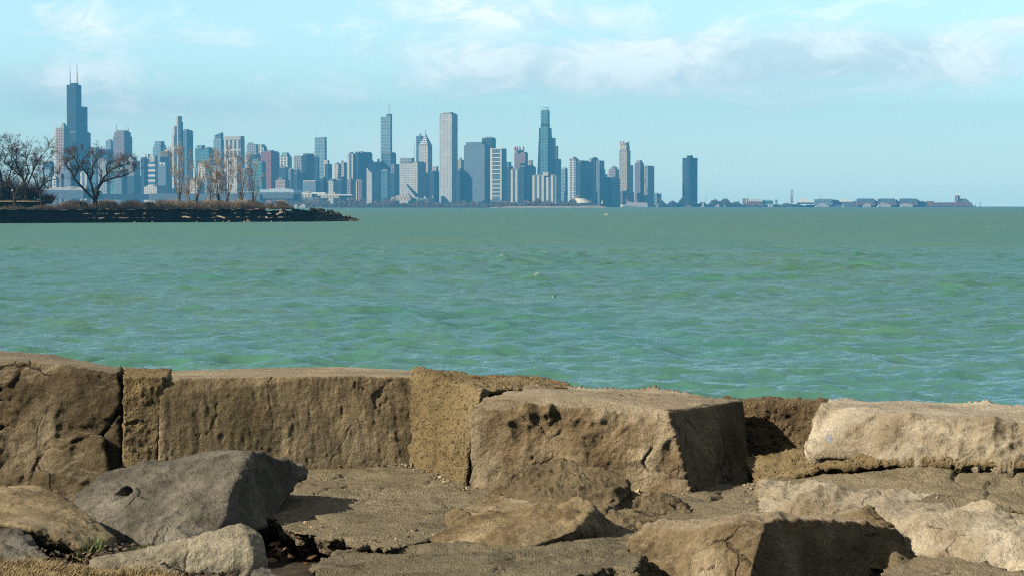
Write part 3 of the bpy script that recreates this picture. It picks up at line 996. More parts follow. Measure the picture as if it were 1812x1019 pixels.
    t.l(t.math('MINIMUM', t.math('MULTIPLY', fr.outputs[0], hid), WATER_CAP), mx.inputs[0])
    t.l(t.b.outputs[0], mx.inputs[1])
    t.l(gl.outputs[0], mx.inputs[2])
    t.l(mx.outputs[0], t.out.inputs[0])
    tag(link('lake_water', me, t.m), kind='structure')


WATER_A, WATER_B = (0.086, 0.206, 0.138), (0.056, 0.200, 0.172)
WATER_BUMP, WATER_ROUGH, WATER_CAP = 0.22, 0.03, 1.0
make_lake()
# ------------------------------------------------------------------ the far spit with its trees
def spit_d(px):
    return 738 + max(-300, px) / 560.0 * 79


M_twig = plain('grey_brown_twigs', (0.10, 0.075, 0.055), 0.9, 0.1)
M_darktwig = plain('dark_brown_twigs', (0.07, 0.046, 0.034), 0.9, 0.1)
M_bark = plain('dark_bark', (0.045, 0.035, 0.028), 0.9, 0.1)
M_tantwig = plain('tan_twigs', (0.42, 0.345, 0.26), 0.9, 0.1)
M_tanbark = plain('pale_bark', (0.22, 0.17, 0.12), 0.9, 0.1)
M_reed = leafmat('dry_reed', [(0.09, 0.065, 0.043), (0.155, 0.113, 0.075), (0.22, 0.165, 0.112), (0.075, 0.056, 0.042)])
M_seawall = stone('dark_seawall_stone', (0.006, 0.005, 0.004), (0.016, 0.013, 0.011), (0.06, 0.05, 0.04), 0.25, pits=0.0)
M_riprap = stone('dark_riprap', (0.02, 0.016, 0.011), (0.075, 0.06, 0.042), (0.26, 0.21, 0.15), 0.5, pits=0.0)
M_paleriprap = stone('pale_riprap', (0.22, 0.17, 0.10), (0.42, 0.34, 0.23), (0.6, 0.5, 0.36), 0.6, pits=0.0)
M_bank = plain('brown_bank', (0.115, 0.085, 0.05), 0.95, 0.1, 0.8, 0.15)
M_straw = plain('straw_bank', (0.26, 0.20, 0.115), 0.95, 0.1, 0.6, 0.3)


def wall_pt(px, y, back=0.0):
    return P(px, y, spit_d(px) + back)


# ground of the spit: a long low bank behind the sea wall
def make_bank():
    v, f = [], []
    xs = np.linspace(-420, 545, 160)
    backs = (1.5, 4, 10, 25, 60, 110, 160)
    for x in xs:
        taper = sstep(565, 430, np.array([x]))[0]
        for k, b in enumerate(backs):
            p = wall_pt(x, 370.5, b * (0.25 + 0.75 * taper))
            z = 3.95 + 0.35 * math.sin(x * 0.05 + b * 0.1) * 0.3 + 0.2 * math.sin(x * 0.21)
            if x < 100:
                z += 0.5 * sstep(100, 0, np.array([x]))[0] * min(1, b / 25)
            if k == len(backs) - 1:
                z = -0.6
            v.append((p.x, p.y, z * (0.55 + 0.45 * taper)))
    n = len(backs)
    for i in range(len(xs) - 1):
        for k in range(n - 1):
            a = i * n + k
            f.append((a, a + n, a + n + 1, a + 1))
    tag(link('spit_ground', np_mesh('spit_ground', v, f), M_bank), kind='structure')


make_bank()


def make_seawall():
    root = empty('seawall', tuple(wall_pt(60, 397)))
    root.location.z = 0
    tag(root, 'long dark stepped stone sea wall in shade along the left spit', 'sea wall')
    bpy.context.view_layer.update()
    org = root.location
    rg = random.Random(4)

    def course(name, y_in, y_out, z0, z1, step, jz, mat):
        bm = bmesh.new()
        px = -420.0
        while px < 556:
            w_ = rg.uniform(0.6, 1.4) * step
            a, b = px, min(px + w_, 560)
            dz = rg.uniform(-jz, jz) * (0.6 if px < 230 else 1.7)
            jo = rg.uniform(-0.3, 0.3) * (0.4 if px < 230 else 1.5)
            q = []
            for (xx, bk) in ((a, y_out + jo), (b - 0.3, y_out + jo), (b - 0.3, y_in), (a, y_in)):
                p = wall_pt(xx, 390, bk)
                q.append(p)
            lo = [bm.verts.new((p.x - org.x, p.y - org.y, z0)) for p in q]
            tl = rg.uniform(-0.08, 0.08)
            hi = [bm.verts.new((p.x - org.x, p.y - org.y, z1 + dz + (tl if k in (0, 3) else -tl))) for k, p in enumerate(q)]
            bm.faces.new(hi)
            for k in range(4):
                bm.faces.new((lo[k], lo[(k + 1) % 4], hi[(k + 1) % 4], hi[k]))
            px = b
        link(name, bm_mesh(name, bm), mat, root)

    course('lower_step', 6.0, -3.0, -0.8, 1.25, 16, 0.10, M_seawall)
    course('middle_step', 6.2, 0.0, -0.5, 2.55, 13, 0.12, M_seawall)
    course('upper_course', 6.4, 2.2, -0.4, 3.85, 11, 0.26, M_seawall)


make_seawall()


# grass topped bank with a dark retaining wall and a rail, far left
def make_terrace():
    root = empty('terrace', tuple(wall_pt(20, 366, 22)))
    root.location.z = 4.0
    tag(root, 'raised terrace with a straw coloured slope and dark retaining wall under the left trees', 'terrace')
    o = root.location

    def slab(name, pts, mat):
        bm = bmesh.new()
        hull_bm(bm, [Vector(p) - o for p in pts])
        link(name, bm_mesh(name, bm), mat, root)

    def q(px, y, b):
        return wall_pt(px, y, b)
    slab('retaining_wall', [q(-420, 360, 20), q(80, 357.5, 20), q(-420, 368, 20), q(82, 367, 20), q(-420, 360, 26), q(80, 357.5, 26), q(-420, 368, 26), q(82, 367, 26)], M_seawall)
    slab('grass_slope', [q(-420, 347, 60), q(15, 348, 60), q(78, 356.5, 40), q(-420, 360.5, 26.2), q(79, 358.5, 26.2), q(-420, 368, 60), q(78, 368, 60)], M_straw)
    t = Tubes()
    for k in range(12):
        a = q(70 + k * 2.4, 359, 21)
        t.tube([a - o, a - o + Vector((0, 0, 1.5))], [0.06, 0.06], 4)
    for h in (0.8, 1.45):
        t.tube([q(70, 359, 21) - o + Vector((0, 0, h)), q(97, 359, 21) - o + Vector((0, 0, h))], [0.05, 0.05], 4)
    link('railing', t.mesh('railing'), M_bark, root)


make_terrace()


# bare trees ------------------------------------------------------------------
def grow(tr, tw, p, d, ln, r, lev, rg, up, spread, minr, maxlev, curl=0.25):
    """one limb and everything that branches from it; thick wood in tr, thin wood in tw"""
    n = 4 if lev < 3 else 3
    pts, rad, q, dd = [p.copy()], [r], p.copy(), d.copy()
    for k in range(n):
        dd = (dd + Vector((rg.gauss(0, curl), rg.gauss(0, curl), rg.gauss(0, curl) + up))).normalized()
        q = q + dd * (ln / n)
        pts.append(q.copy())
        rad.append(max(minr, r * (1 - 0.42 * (k + 1) / n)))
    (tr if lev <= 1 else tw).tube(pts, rad, 5 if lev <= 1 else (4 if lev == 2 else 3))
    if lev >= maxlev:
        return
    kids = rg.choice((3, 4, 4)) if lev < maxlev - 1 else rg.choice((4, 5, 6))
    for j in range(kids):
        f = rg.uniform(0.35, 1.0) if j else 1.0
        i = min(n - 1, int(f * n))
        base = pts[i].lerp(pts[i + 1], f * n - i) if f < 1 else pts[-1]
        ax = Vector((rg.gauss(0, 1), rg.gauss(0, 1), rg.gauss(0, 1)))
        ax = (ax - dd * ax.dot(dd)).normalized()
        a = rg.uniform(0.4, 1.0) * spread * (0.5 if j == 0 else 1)
        nd = (dd * math.cos(a) + ax * math.sin(a)).normalized()
        grow(tr, tw, base, nd, ln * rg.uniform(0.55, 0.8), max(minr, rad[i] * rg.uniform(0.5, 0.7)), lev + 1, rg, up, spread, minr, maxlev, curl)


def bare_tree(base, limbs, seed, label, tmat, cmat, group=None, trunk_r=0.6, up=0.05, spread=0.9, minr=0.035, maxlev=5, name='bare_tree'):
    """limbs: (polyline of offsets in metres (right, up, away), start radius, length of side growth, levels)"""
    rg = random.Random(seed)
    root = empty(name, tuple(base))
    tag(root, label, 'tree', group)
    tr, tw = Tubes(), Tubes()
    for poly, r0, r1, side, lev in limbs:
        pts = [Vector((x, y, z)) for x, z, y in poly]
        n = len(pts)
        tr.tube(pts, [r0 + (r1 - r0) * k / (n - 1) for k in range(n)], 7)
        for k in range(1, n):
            seg = pts[k] - pts[k - 1]
            side_ = side * 0.8
            cnt = 3 if k < n - 1 else 4
            if k == 1 and n > 3:
                cnt = 1
            for j in range(cnt):
                q = pts[k - 1].lerp(pts[k], rg.uniform(0.3, 1.0) if k < n - 1 else rg.uniform(0.6, 1.0))
                ax = Vector((rg.gauss(0, 1), rg.gauss(0, 1), rg.gauss(0, 0.7) + 0.3))
                dd = (seg.normalized() * 0.75 + ax.normalized() * spread).normalized()
                rr = (r0 + (r1 - r0) * k / (n - 1)) * 0.55
                grow(tr, tw, q, dd, side_ * rg.uniform(0.7, 1.2), rr, lev, rg, up, spread, minr, maxlev)
    link('trunk', tr.mesh('trunk'), tmat, root)
    link('crown', tw.mesh('crown'), cmat, root)
    return root


def mpx(px_len, d):
    return px_len * d / FPX


def limb(bx, by, d, pts, r0, r1, side, lev, seed=0):
    rg = random.Random(seed + int(pts[-1][0] * 7))
    return ([(mpx(x - bx, d), mpx(by - y, d), rg.uniform(-1.5, 1.5) * k) for k, (x, y) in enumerate(pts)], r0, r1, side, lev)


# the wide leaning tree
_bx, _by, _d = 169, 372, spit_d(169) + 8
_b = P(_bx, _by, _d)
bare_tree(_b, [limb(_bx, _by, _d, [(169, 373), (167, 362), (166, 352), (170, 342)], 0.85, 0.6, 2.0, 4),
               limb(_bx, _by, _d, [(166, 354), (150, 338), (135, 318), (128, 303), (118, 291), (112, 284)], 0.42, 0.12, 3.0, 2),
               limb(_bx, _by, _d, [(132, 312), (140, 296), (138, 285), (132, 276)], 0.26, 0.10, 2.8, 2),
               limb(_bx, _by, _d, [(167, 350), (163, 330), (157, 312), (147, 297), (143, 284), (150, 273)], 0.42, 0.11, 3.2, 2),
               limb(_bx, _by, _d, [(160, 322), (164, 305), (162, 292), (170, 282)], 0.34, 0.12, 3.0, 2),
               limb(_bx, _by, _d, [(170, 344), (176, 328), (186, 314), (198, 302), (214, 295), (228, 288)], 0.42, 0.11, 3.2, 2),
               limb(_bx, _by, _d, [(172, 336), (182, 322), (204, 315), (224, 312), (238, 303)], 0.36, 0.12, 3.0, 2),
               limb(_bx, _by, _d, [(190, 310), (189, 295), (196, 288), (208, 285)], 0.28, 0.10, 2.8, 2)],
          7, 'wide spreading bare tree with leaning forked trunk standing alone on the spit', M_bark, M_twig, None, maxlev=5, minr=0.022, spread=0.7)

# the crowded trees at the left edge
_gl = 'bare trees crowded at the left edge'
for (bx, by, bk, limbs_, seed, lab, sidel) in (
        (46, 352, 34, [[(46, 353), (46, 335), (40, 315), (32, 295), (28, 280), (35, 264)], [(46, 335), (54, 315), (62, 298), (70, 282), (76, 268)], [(44, 322), (50, 304), (47, 288), (52, 274)], [(40, 315), (22, 298), (10, 286), (8, 274)]], 21,
         'tall bare tree with a tall tangled crown above the terrace wall', 3.6),
        (74, 364, 14, [[(74, 364), (74, 350), (68, 335), (76, 325), (84, 321), (95, 316)], [(72, 345), (66, 328), (58, 310), (60, 292)], [(70, 338), (78, 318), (74, 300), (80, 286)]], 22,
         'crooked bare tree by the rail with a limb reaching right', 2.6),
        (4, 356, 40, [[(4, 358), (4, 335), (0, 310), (-6, 285), (2, 275), (6, 262)], [(4, 335), (16, 315), (22, 295), (20, 275)], [(2, 322), (-16, 300), (-26, 280)], [(6, 330), (20, 322), (34, 310), (44, 300)]], 23,
         'dense bare tree at the very left edge of the photo', 3.4),
        (-60, 356, 45, [[(-60, 358), (-58, 330), (-64, 300), (-60, 270), (-50, 250)], [(-58, 330), (-42, 310), (-30, 290), (-28, 268)], [(-60, 320), (-80, 300), (-90, 280)]], 24,
         'bare tree beyond the left edge of the photo', 3.4),
        (26, 368, 12, [[(26, 368), (25, 350), (20, 335), (14, 322), (10, 310)], [(25, 350), (34, 336), (42, 326), (48, 316)]], 25,
         'small bare tree in front of the terrace wall', 2.0)):
    d_ = spit_d(bx) + bk
    L = []
    for k, pl in enumerate(limbs_):
        L.append(limb(bx, by, d_, pl, 0.48 if k == 0 else 0.28, 0.10, sidel, 2, seed))
    bare_tree(P(bx, by, d_), L, seed, lab, M_bark, M_darktwig, _gl, maxlev=5, minr=0.022, spread=0.72)

# slim tan trees in the middle of the spit
_gp = 'slim tan trees on the spit'
for (bx, top, bk, lean, seed, lab, wd, dense) in (
        (318, 272, 22, -4, 31, 'slim pale tree leaning left, leftmost of the tan trees on the spit', 34, 9),
        (347, 292, 18, 6, 32, 'dark stemmed slim tree between the leftmost tan tree and the tan grove', 26, 7),
        (331, 308, 30, 6, 38, 'short slim tree just right of the leftmost tan tree', 20, 6),
        (388, 283, 20, -6, 33, 'leftmost tree of the tan grove with a dark thin stem', 26, 9),
        (402, 276, 26, 4, 34, 'tallest thick crowned tree in the tan grove', 30, 11),
        (425, 292, 20, 12, 35, 'pale tree of the tan grove leaning right', 26, 9),
        (446, 300, 24, 8, 36, 'thin bare tree at the right end of the tan grove', 26, 8),
        (372, 305, 28, 3, 37, 'low tan tree at the left foot of the grove', 22, 7)):
    d_ = spit_d(bx) + bk
    rg = random.Random(seed)
    by = 369.5
    L = []
    for s in range(3):
        f = (s - 1) * wd * 0.32
        tt = top + (0 if s == 1 else rg.uniform(6, 22))
        pl = [(bx + (s - 1) * 1.0, by), (bx + lean * 0.25 + f * 0.25, by - (by - tt) * 0.3), (bx + lean * 0.6 + f * 0.6, by - (by - tt) * 0.6), (bx + lean + f, tt + 6)]
        L.append(limb(bx, by, d_, pl, 0.26 if s == 1 else 0.17, 0.06, 3.2, 3, seed + s))
    bare_tree(P(bx, by, d_), L, seed, lab, M_tanbark if seed not in (32, 33) else M_bark, M_tantwig, _gp, up=0.2, spread=0.5, minr=0.019, maxlev=6 if dense > 8 else 5)


# bushes and reeds
def bush(px, y, d, wd, ht, seed, label, mat, group):
    rg = random.Random(seed)
    t = Tubes()
    b = P(px, y, d)
    for k in range(int(70 + wd * 3)):
        a = rg.uniform(0, 2 * PI)
        sp = rg.uniform(0.1, 1.0)
        d0 = Vector((math.cos(a) * sp * 0.8, math.sin(a) * sp * 0.8, 1)).normalized()
        p = Vector((rg.uniform(-.5, .5) * mpx(wd, d) * 0.6, rg.uniform(-1, 1), 0))
        grow(t, t, p, d0, mpx(ht, d) * rg.uniform(0.3, 0.6), 0.05, 3, rg, 0.05, 0.8, 0.03, 4)
    return tag(link('bare_bush', t.mesh('bare_bush'), mat, None, tuple(b)), label, 'bush', group)


_gb = 'bare bushes on the spit'
for k, (px, y, wd, ht, lab, mt) in enumerate((
        (145, 369, 26, 16, 'bare brown bush left of the leaning tree trunk', M_twig),
        (196, 369, 30, 18, 'bare reddish brown bush right of the leaning tree trunk', M_tantwig),
        (232, 369, 22, 16, 'small bare bush between the leaning tree and the tan trees', M_twig),
        (262, 368, 24, 13, 'low bare bush in the gap before the tan trees', M_twig),
        (305, 369, 26, 20, 'tan bush under the leftmost slim tree', M_tantwig),
        (370, 369, 30, 21, 'tan bush at the left foot of the grove', M_tantwig),
        (422, 369, 34, 20, 'tan bush under the grove, wider than the others', M_tantwig),
        (500, 369, 20, 18, 'last bare bush before the rock pile at the tip', M_tantwig),
        (478, 369, 14, 10, 'very low bush left of the last bush on the spit', M_tantwig))):
    bush(px, y, spit_d(px) + 9 + (k % 3) * 3, wd, ht, 60 + k, lab, mt, _gb)


for px, y, wd, ht, lab in ((8, 360, 60, 60, 'dark bare thicket at the very left edge behind the terrace'), (52, 359, 56, 48, 'dark bare thicket under the tall tangled tree'), (-70, 360, 80, 60, 'dark bare thicket beyond the left edge'), (86, 361, 22, 24, 'small dark bare thicket at the end of the terrace')):
    bush(px, y, spit_d(px) + 44, wd, ht, 90 + px, lab, M_darktwig, _gb)
for k, (px, y, wd, ht, lab) in enumerate(((118, 369, 30, 13, 'low brown bush left of the first bush'), (172, 369, 30, 12, 'low brown brush round the leaning trunk'), (285, 369, 30, 13, 'low tan brush left of the leftmost slim tree'), (338, 369, 40, 15, 'low tan brush between the two leftmost slim trees'), (396, 369, 46, 16, 'tan brush under the middle of the grove'), (450, 369, 34, 13, 'low tan brush at the right end of the grove'))):
    bush(px, y, spit_d(px) + 14, wd, ht, 130 + k, lab, M_tantwig, _gb)


def reeds():
    rg = random.Random(9)
    v, f = [], []
    for _ in range(15000):
        px = rg.uniform(60, 520) if rg.random() < 0.85 else rg.uniform(-200, 90)
        p = wall_pt(px, 370, rg.uniform(4, 26) * (1 if px < 470 else 0.5))
        p.z = 4.0
        h = rg.uniform(0.6, 2.3) * (1.25 if 100 < px < 480 else 0.7) * (0.6 + 0.6 * abs(math.sin(px * 0.06)))
        wd = rg.uniform(0.02, 0.06)
        a = rg.uniform(-0.4, 0.4)
        b = len(v)
        v += [(p.x - wd, p.y, p.z), (p.x + wd, p.y + 0.05, p.z), (p.x + a * h * 0.6 + wd * 0.6, p.y, p.z + h * 0.7), (p.x + a * h, p.y, p.z + h)]
        f.append((b, b + 1, b + 2, b + 3))
    tag(link('dry_reeds', np_mesh('dry_reeds', v, f, False), M_reed), 'strip of dry tan reeds and weeds along the top of the spit', None, None, 'stuff')


reeds()

# rock pile at the tip -----------------------------------------------------------
def lump(name, seed, sx, sy, sz):
    rg = random.Random(seed)
    bm = bmesh.new()
    hull_bm(bm, [Vector((rg.gauss(0, 1), rg.gauss(0, 1), rg.gauss(0, 1))).normalized() * rg.uniform(0.8, 1.1) for _ in range(16)])
    for v_ in bm.verts:
        v_.co = Vector((v_.co.x * sx, v_.co.y * sy, v_.co.z * sz))
    return bm_mesh(name, bm)


_lm = [lump('riprap_boulder', 100 + k, *s) for k, s in enumerate(((1, .8, .6), (.8, .9, .7), (1.2, .7, .6), (.7, .7, .9), (1, 1, .5), (.6, .8, 1.1)))]
for m_ in _lm:
    m_.materials.append(M_riprap)
_lp = [lump('pale_boulder', 200 + k, *s) for k, s in enumerate(((1, .7, .6), (.5, .6, 1.0), (.9, .8, .5)))]
for m_ in _lp:
    m_.materials.append(M_paleriprap)


def crest(px):
    """skyline of the rock pile (photo rows)"""
    xs = [495, 510, 530, 560, 585, 600, 612, 625, 638]
    ys = [373, 372, 371.5, 371, 373, 377, 384, 388, 392]
    return float(np.interp(px, xs, ys))


rg = random.Random(77)
core = bmesh.new()
cl_ = []
for px in range(500, 642, 7):
    d0 = spit_d(px) + (px - 560) * 0.35 * (px > 560)
    top = P(px, crest(px) + 3.0, d0 + 5)
    cl_.append((P(px, 394, d0 + 1), top, P(px, 394, d0 + 14)))
for a, b in zip(cl_[:-1], cl_[1:]):
    for i in (0, 1):
        vs = []
        for p in (a[i], b[i], b[i + 1], a[i + 1]):
            q = p.copy()
            if p is not a[1] and p is not b[1]:
                q.z = -0.5
            else:
                q.z = max(q.z, -0.2)
            vs.append(core.verts.new(q))
        core.faces.new(vs)
tag(link('rock_bank', bm_mesh('rock_bank', core), M_riprap), kind='structure')
n_b = 0
while n_b < 190:
    px = rg.uniform(498, 634)
    f = rg.random() ** 0.8
    ct = crest(px)
    y = ct + 1.2 + (392.5 - ct) * (1 - f)
    d0 = spit_d(px) + (px - 560) * 0.35 * (px > 560)
    p = P(px, y, d0 + 0.5 + 4.8 * f + rg.uniform(-0.4, 0.4))
    if p.z < 0:
        p.z = 0
    o = bpy.data.objects.new('riprap_boulder', rg.choice(_lm))
    COL.objects.link(o)
    s = rg.uniform(0.6, 1.3)
    o.location, o.scale, o.rotation_euler = p, (s, s, s), (rg.uniform(0, 6), rg.uniform(0, 6), rg.uniform(0, 6))
    tag(o, 'dark angular boulder in the rock pile at the tip of the spit', 'boulder', 'dark boulders of the rock pile')
    n_b += 1
for k in range(44):
    px = rg.uniform(515, 650) if k < 30 else rg.uniform(215, 520)
    d0 = spit_d(px) + (px - 560) * 0.35 * (px > 560) - rg.uniform(0.3, 1.5) - (3 if px < 515 else 0)
    p = P(px, 393, d0)
    p.z = rg.uniform(0.05, 0.35)
    o = bpy.data.objects.new('pale_boulder', rg.choice(_lp))
    COL.objects.link(o)
    s = rg.uniform(0.3, 0.75)
    o.location, o.scale, o.rotation_euler = p, (s, s, s * 1.2), (rg.uniform(-.5, .5), rg.uniform(-.5, .5), rg.uniform(0, 6))
    tag(o, 'pale sunlit boulder at the waterline of the spit', 'boulder', 'pale boulders along the waterline')

# broken slabs and driftwood on the steps of the wall
rg = random.Random(5)
for k in range(110):
    px = rg.uniform(150, 520)
    lev = rg.choice(((-2.4, 1.25), (0.5, 2.6), (2.6, 4.05), (-2.2, 1.3)))
    p = wall_pt(px, 390, lev[0] + rg.uniform(-0.3, 0.9))
    p.z = lev[1] + 0.15
    o = bpy.data.objects.new('broken_stone', _lp[2] if rg.random() < 0.45 else rg.choice(_lm))
    COL.objects.link(o)
    s = rg.uniform(0.25, 0.9)
    o.location, o.scale, o.rotation_euler = p, (s * 1.6, s, s * 0.55), (rg.uniform(-.3, .3), rg.uniform(-.3, .3), rg.uniform(0, 6))
    tag(o, 'broken stone slab lying on the steps of the dark sea wall', 'stone slab', 'broken slabs on the sea wall steps')
M_log = plain('bleached_wood', (0.42, 0.35, 0.25), 0.8, 0.2)
for k, (x0, y0, x1, y1, lab) in enumerate(((470, 384, 481, 394, 'bleached driftwood log leaning down the sea wall steps'), (489, 381, 501, 376, 'forked bleached driftwood log at the start of the rock pile'),
                                           (384, 383, 398, 387, 'pale driftwood log lying flat on the wall steps below the tan grove'), (322, 384, 336, 386, 'short pale driftwood log below the leftmost tan tree'))):
    t = Tubes()
    d0 = spit_d(x0) - 1.8
    a, b = P(x0, y0, d0 + 1.2), P(x1, y1, d0 - 0.6 if k == 0 else d0 + 0.6)
    m_ = (a + b) / 2
    t.tube([a - m_, (a + b * 1) / 2 - m_ + Vector((0, 0, 0.12)), b - m_], [0.22, 0.3, 0.24], 6)
    if k == 1:
        t.tube([(b - m_) * 0.2, Vector((0.2, 0, 0.9)), Vector((0.6, 0, 1.6))], [0.25, 0.2, 0.14], 6)
    tag(link('driftwood_log', t.mesh('driftwood_log'), M_log, None, tuple(m_)), lab, 'driftwood')

# lamp post on the terrace path
t = Tubes()
_lp0 = P(22, 369, spit_d(22) + 9)
t.tube([Vector((0, 0, 0)), Vector((0, 0, 5.1))], [0.09, 0.06], 6)
_lr = empty('lamp_post', tuple(_lp0))
tag(_lr, 'slender dark lamp post with a pale globe on the left spit', 'lamp post')
link('pole', t.mesh('pole'), M_bark, _lr)
bm = bmesh.new()
bmesh.ops.create_uvsphere(bm, u_segments=10, v_segments=8, radius=0.28)
for v_ in bm.verts:
    v_.co.z += 5.3
link('globe', bm_mesh('globe', bm, True), plain('lamp_globe', (0.75, 0.72, 0.66), 0.4), _lr)


# person in red sitting on the rocks at the tip
def skin_figure(name, verts, edges, radii, mat, loc, scale=1.0, rz=0.0, sub=1):
    me = bpy.data.meshes.new(name)
    me.from_pydata([tuple(Vector(v_) * scale) for v_ in verts], edges, [])
    o = bpy.data.objects.new(name, me)
    COL.objects.link(o)
    m_ = o.modifiers.new('skin', 'SKIN')
    for k, r in enumerate(radii):
        r = r if isinstance(r, tuple) else (r, r)
        me.skin_vertices[0].data[k].radius = (r[0] * scale, r[1] * scale)
        me.skin_vertices[0].data[k].use_root = (k == 0)
    s_ = o.modifiers.new('sub', 'SUBSURF')
    s_.levels = s_.render_levels = sub
    dg = bpy.context.evaluated_depsgraph_get()
    dg.update()
    out = bpy.data.meshes.new_from_object(o.evaluated_get(dg))
    out.name = name
    bpy.data.objects.remove(o)
    out.polygons.foreach_set('use_smooth', np.ones(len(out.polygons), bool))
    o = link(name, out, mat, None, loc)
    o.rotation_euler = (0, 0, rz)
    return o


V_ = [(0, 0, .12), (0, .02, .3), (0, .03, .5), (0, .03, .62), (0, 0, .72), (0, -.01, .84),            # pelvis, spine, neck, head
      (.10, -.08, .13), (.14, -.45, .30), (.14, -.50, -.1), (.14, -.62, -.13),
      (-.10, -.08, .13), (-.14, -.45, .28), (-.14, -.52, -.1), (-.14, -.64, -.13),
      (.20, .02, .55), (.25, -.10, .32), (.16, -.34, .28), (.14, -.42, .27),
      (-.20, .02, .55), (-.25, -.10, .32), (-.16, -.34, .28), (-.14, -.42, .27)]
E_ = [(0, 1), (1, 2), (2, 3), (3, 4), (4, 5), (0, 6), (6, 7), (7, 8), (8, 9), (0, 10), (10, 11), (11, 12), (12, 13), (3, 14), (14, 15), (15, 16), (16, 17), (3, 18), (18, 19), (19, 20), (20, 21)]
R_ = [.14, .15, .16, .12, .06, .10, .09, .075, .05, .045, .09, .075, .05, .045, .065, .055, .04, .035, .065, .055, .04, .035]
t = NT('red_jacket_and_jeans')
sz = t.n('ShaderNodeSeparateXYZ')
t.l(t.coord(), sz.inputs[0])
t.base(t.ramp(t.math('MULTIPLY', sz.outputs[2], 1.0), [(0.0, (0.03, 0.04, 0.08)), (0.17, (0.03, 0.04, 0.08)), (0.19, (0.55, 0.03, 0.03)), (0.69, (0.55, 0.03, 0.03)), (0.71, (0.45, 0.28, 0.2)), (0.88, (0.05, 0.03, 0.02))], 'CONSTANT'))
_pp = P(570.5, 376.2, spit_d(570) + 8.3)
tag(skin_figure('person', V_, E_, R_, t.m, tuple(_pp), 1.05, 0.5), 'person in a red jacket sitting on top of the rock pile at the tip', 'person')


# birds ------------------------------------------------------------------
def duck(px, y, L, label, dark, light, turn):
    d_ = 4400 * EYE / (y + 3 - HOR)
    p = P(px, y + 3, d_)
    p.z = 0.02
    vs = [(0, 0, .05), (.16, 0, .05), (-.2, 0, .07), (-.36, 0, .13), (.24, 0, .12), (.27, 0, .24), (.30, 0, .31), (.38, 0, .29), (.44, 0, .28)]
    es = [(0, 1), (0, 2), (2, 3), (1, 4), (4, 5), (5, 6), (6, 7), (7, 8)]
    rs = [(.16, .15), (.13, .13), (.12, .10), (.03, .02), .08, .06, .085, .03, .018]
    t = NT('duck_plumage')
    s_ = t.n('ShaderNodeSeparateXYZ')
    t.l(t.coord(), s_.inputs[0])
    rear = t.math('LESS_THAN', s_.outputs[0], -0.06 * L)
    low = t.math('LESS_THAN', s_.outputs[2], 0.20 * L)
    tail = t.math('GREATER_THAN', s_.outputs[0], -0.28 * L)
    t.base(t.mix(t.math('MULTIPLY', t.math('MULTIPLY', rear, low), tail), dark, light))
    t.set(Roughness=0.6)
    o = skin_figure('duck', vs, es, rs, t.m, tuple(p), L, turn, 2)
    tag(o, label, 'duck')
    return o


duck(979.5, 524, 0.42, 'black duck with a white flank swimming on the open water', (0.008, 0.009, 0.008), (0.7, 0.7, 0.66), 0.35)
duck(1038.5, 524, 0.24, 'small pale duck with a dark head to the right of the black duck', (0.03, 0.03, 0.028), (0.55, 0.52, 0.44), 0.25)


def flying_bird(px, y, d_, span, label):
    me_v = [(0, 0, 0), (.16, 0, 0.01), (-.18, 0, 0), (.26, 0, .02), (-.32, 0, 0), (.02, .16, .07), (-.02, .36, .02), (-.10, .55, -.04), (.02, -.16, .07), (-.02, -.36, .02), (-.10, -.55, -.04)]
    es = [(0, 1), (1, 3), (0, 2), (2, 4), (0, 5), (5, 6), (6, 7), (0, 8), (8, 9), (9, 10)]
    rs = [.055, .05, .04, .03, .05, (.05, .02), (.045, .015), (.012, .008), (.05, .02), (.045, .015), (.012, .008)]
    o = skin_figure('bird', me_v, es, rs, plain('dark_feathers', (0.05, 0.05, 0.055), 0.7), tuple(P(px, y, d_)), span, 1.1, 1)
    tag(o, label, 'bird')


flying_bird(340, 15.5, 260, 0.36, 'dark bird flying high in the sky at the upper left')


def floating_gull(px, y, L, label):
    d_ = 4400 * EYE / (y - HOR)
    vs = [(0, 0, .08), (.2, 0, .1), (-.25, 0, .1), (-.5, 0, .14), (.3, 0, .22), (.34, 0, .32), (.46, 0, .30)]
    es = [(0, 1), (0, 2), (2, 3), (1, 4), (4, 5), (5, 6)]
    rs = [.15, .12, .11, .03, .07, .075, .02]
    tag(skin_figure('gull', vs, es, rs, plain('white_plumage', (0.8, 0.8, 0.76), 0.6), tuple(P(px, y, d_)), L, 0.2, 1), label, 'gull')


floating_gull(1747, 402, 0.6, 'pale gull resting on the water at the far right')
floating_gull(1203, 381, 0.7, 'white gull on the distant water below the lone dark tower')

# small white motor boat far out
_d = 4400 * EYE / (381.5 - HOR)
_b = P(1073, 381.5, _d)
_rt = empty('motor_boat', (_b.x, _b.y, 0))
tag(_rt, 'tiny white motor boat far out on the open lake', 'boat')
bm = bmesh.new()
hull_bm(bm, [Vector(q) for q in ((-1.1, -.45, .0), (-1.1, .45, 0), (.7, -.4, 0), (.7, .4, 0), (-1.15, -.5, .6), (-1.15, .5, .6), (.8, -.5, .65), (.8, .5, .65), (1.5, 0, .75))])
M_boatwhite = plain('white_boat_paint', (0.8, 0.8, 0.78), 0.4)
link('hull', bm_mesh('hull', bm), M_boatwhite, _rt)
bm = bmesh.new()
hull_bm(bm, [Vector(q) for q in ((-.3, -.32, .63), (-.3, .32, .63), (.5, -.3, .63), (.5, .3, .63), (-.3, -.28, 1.15), (-.3, .28, 1.15), (.25, -.25, 1.15), (.25, .25, 1.15))])
link('cabin', bm_mesh('cabin', bm), M_boatwhite, _rt)
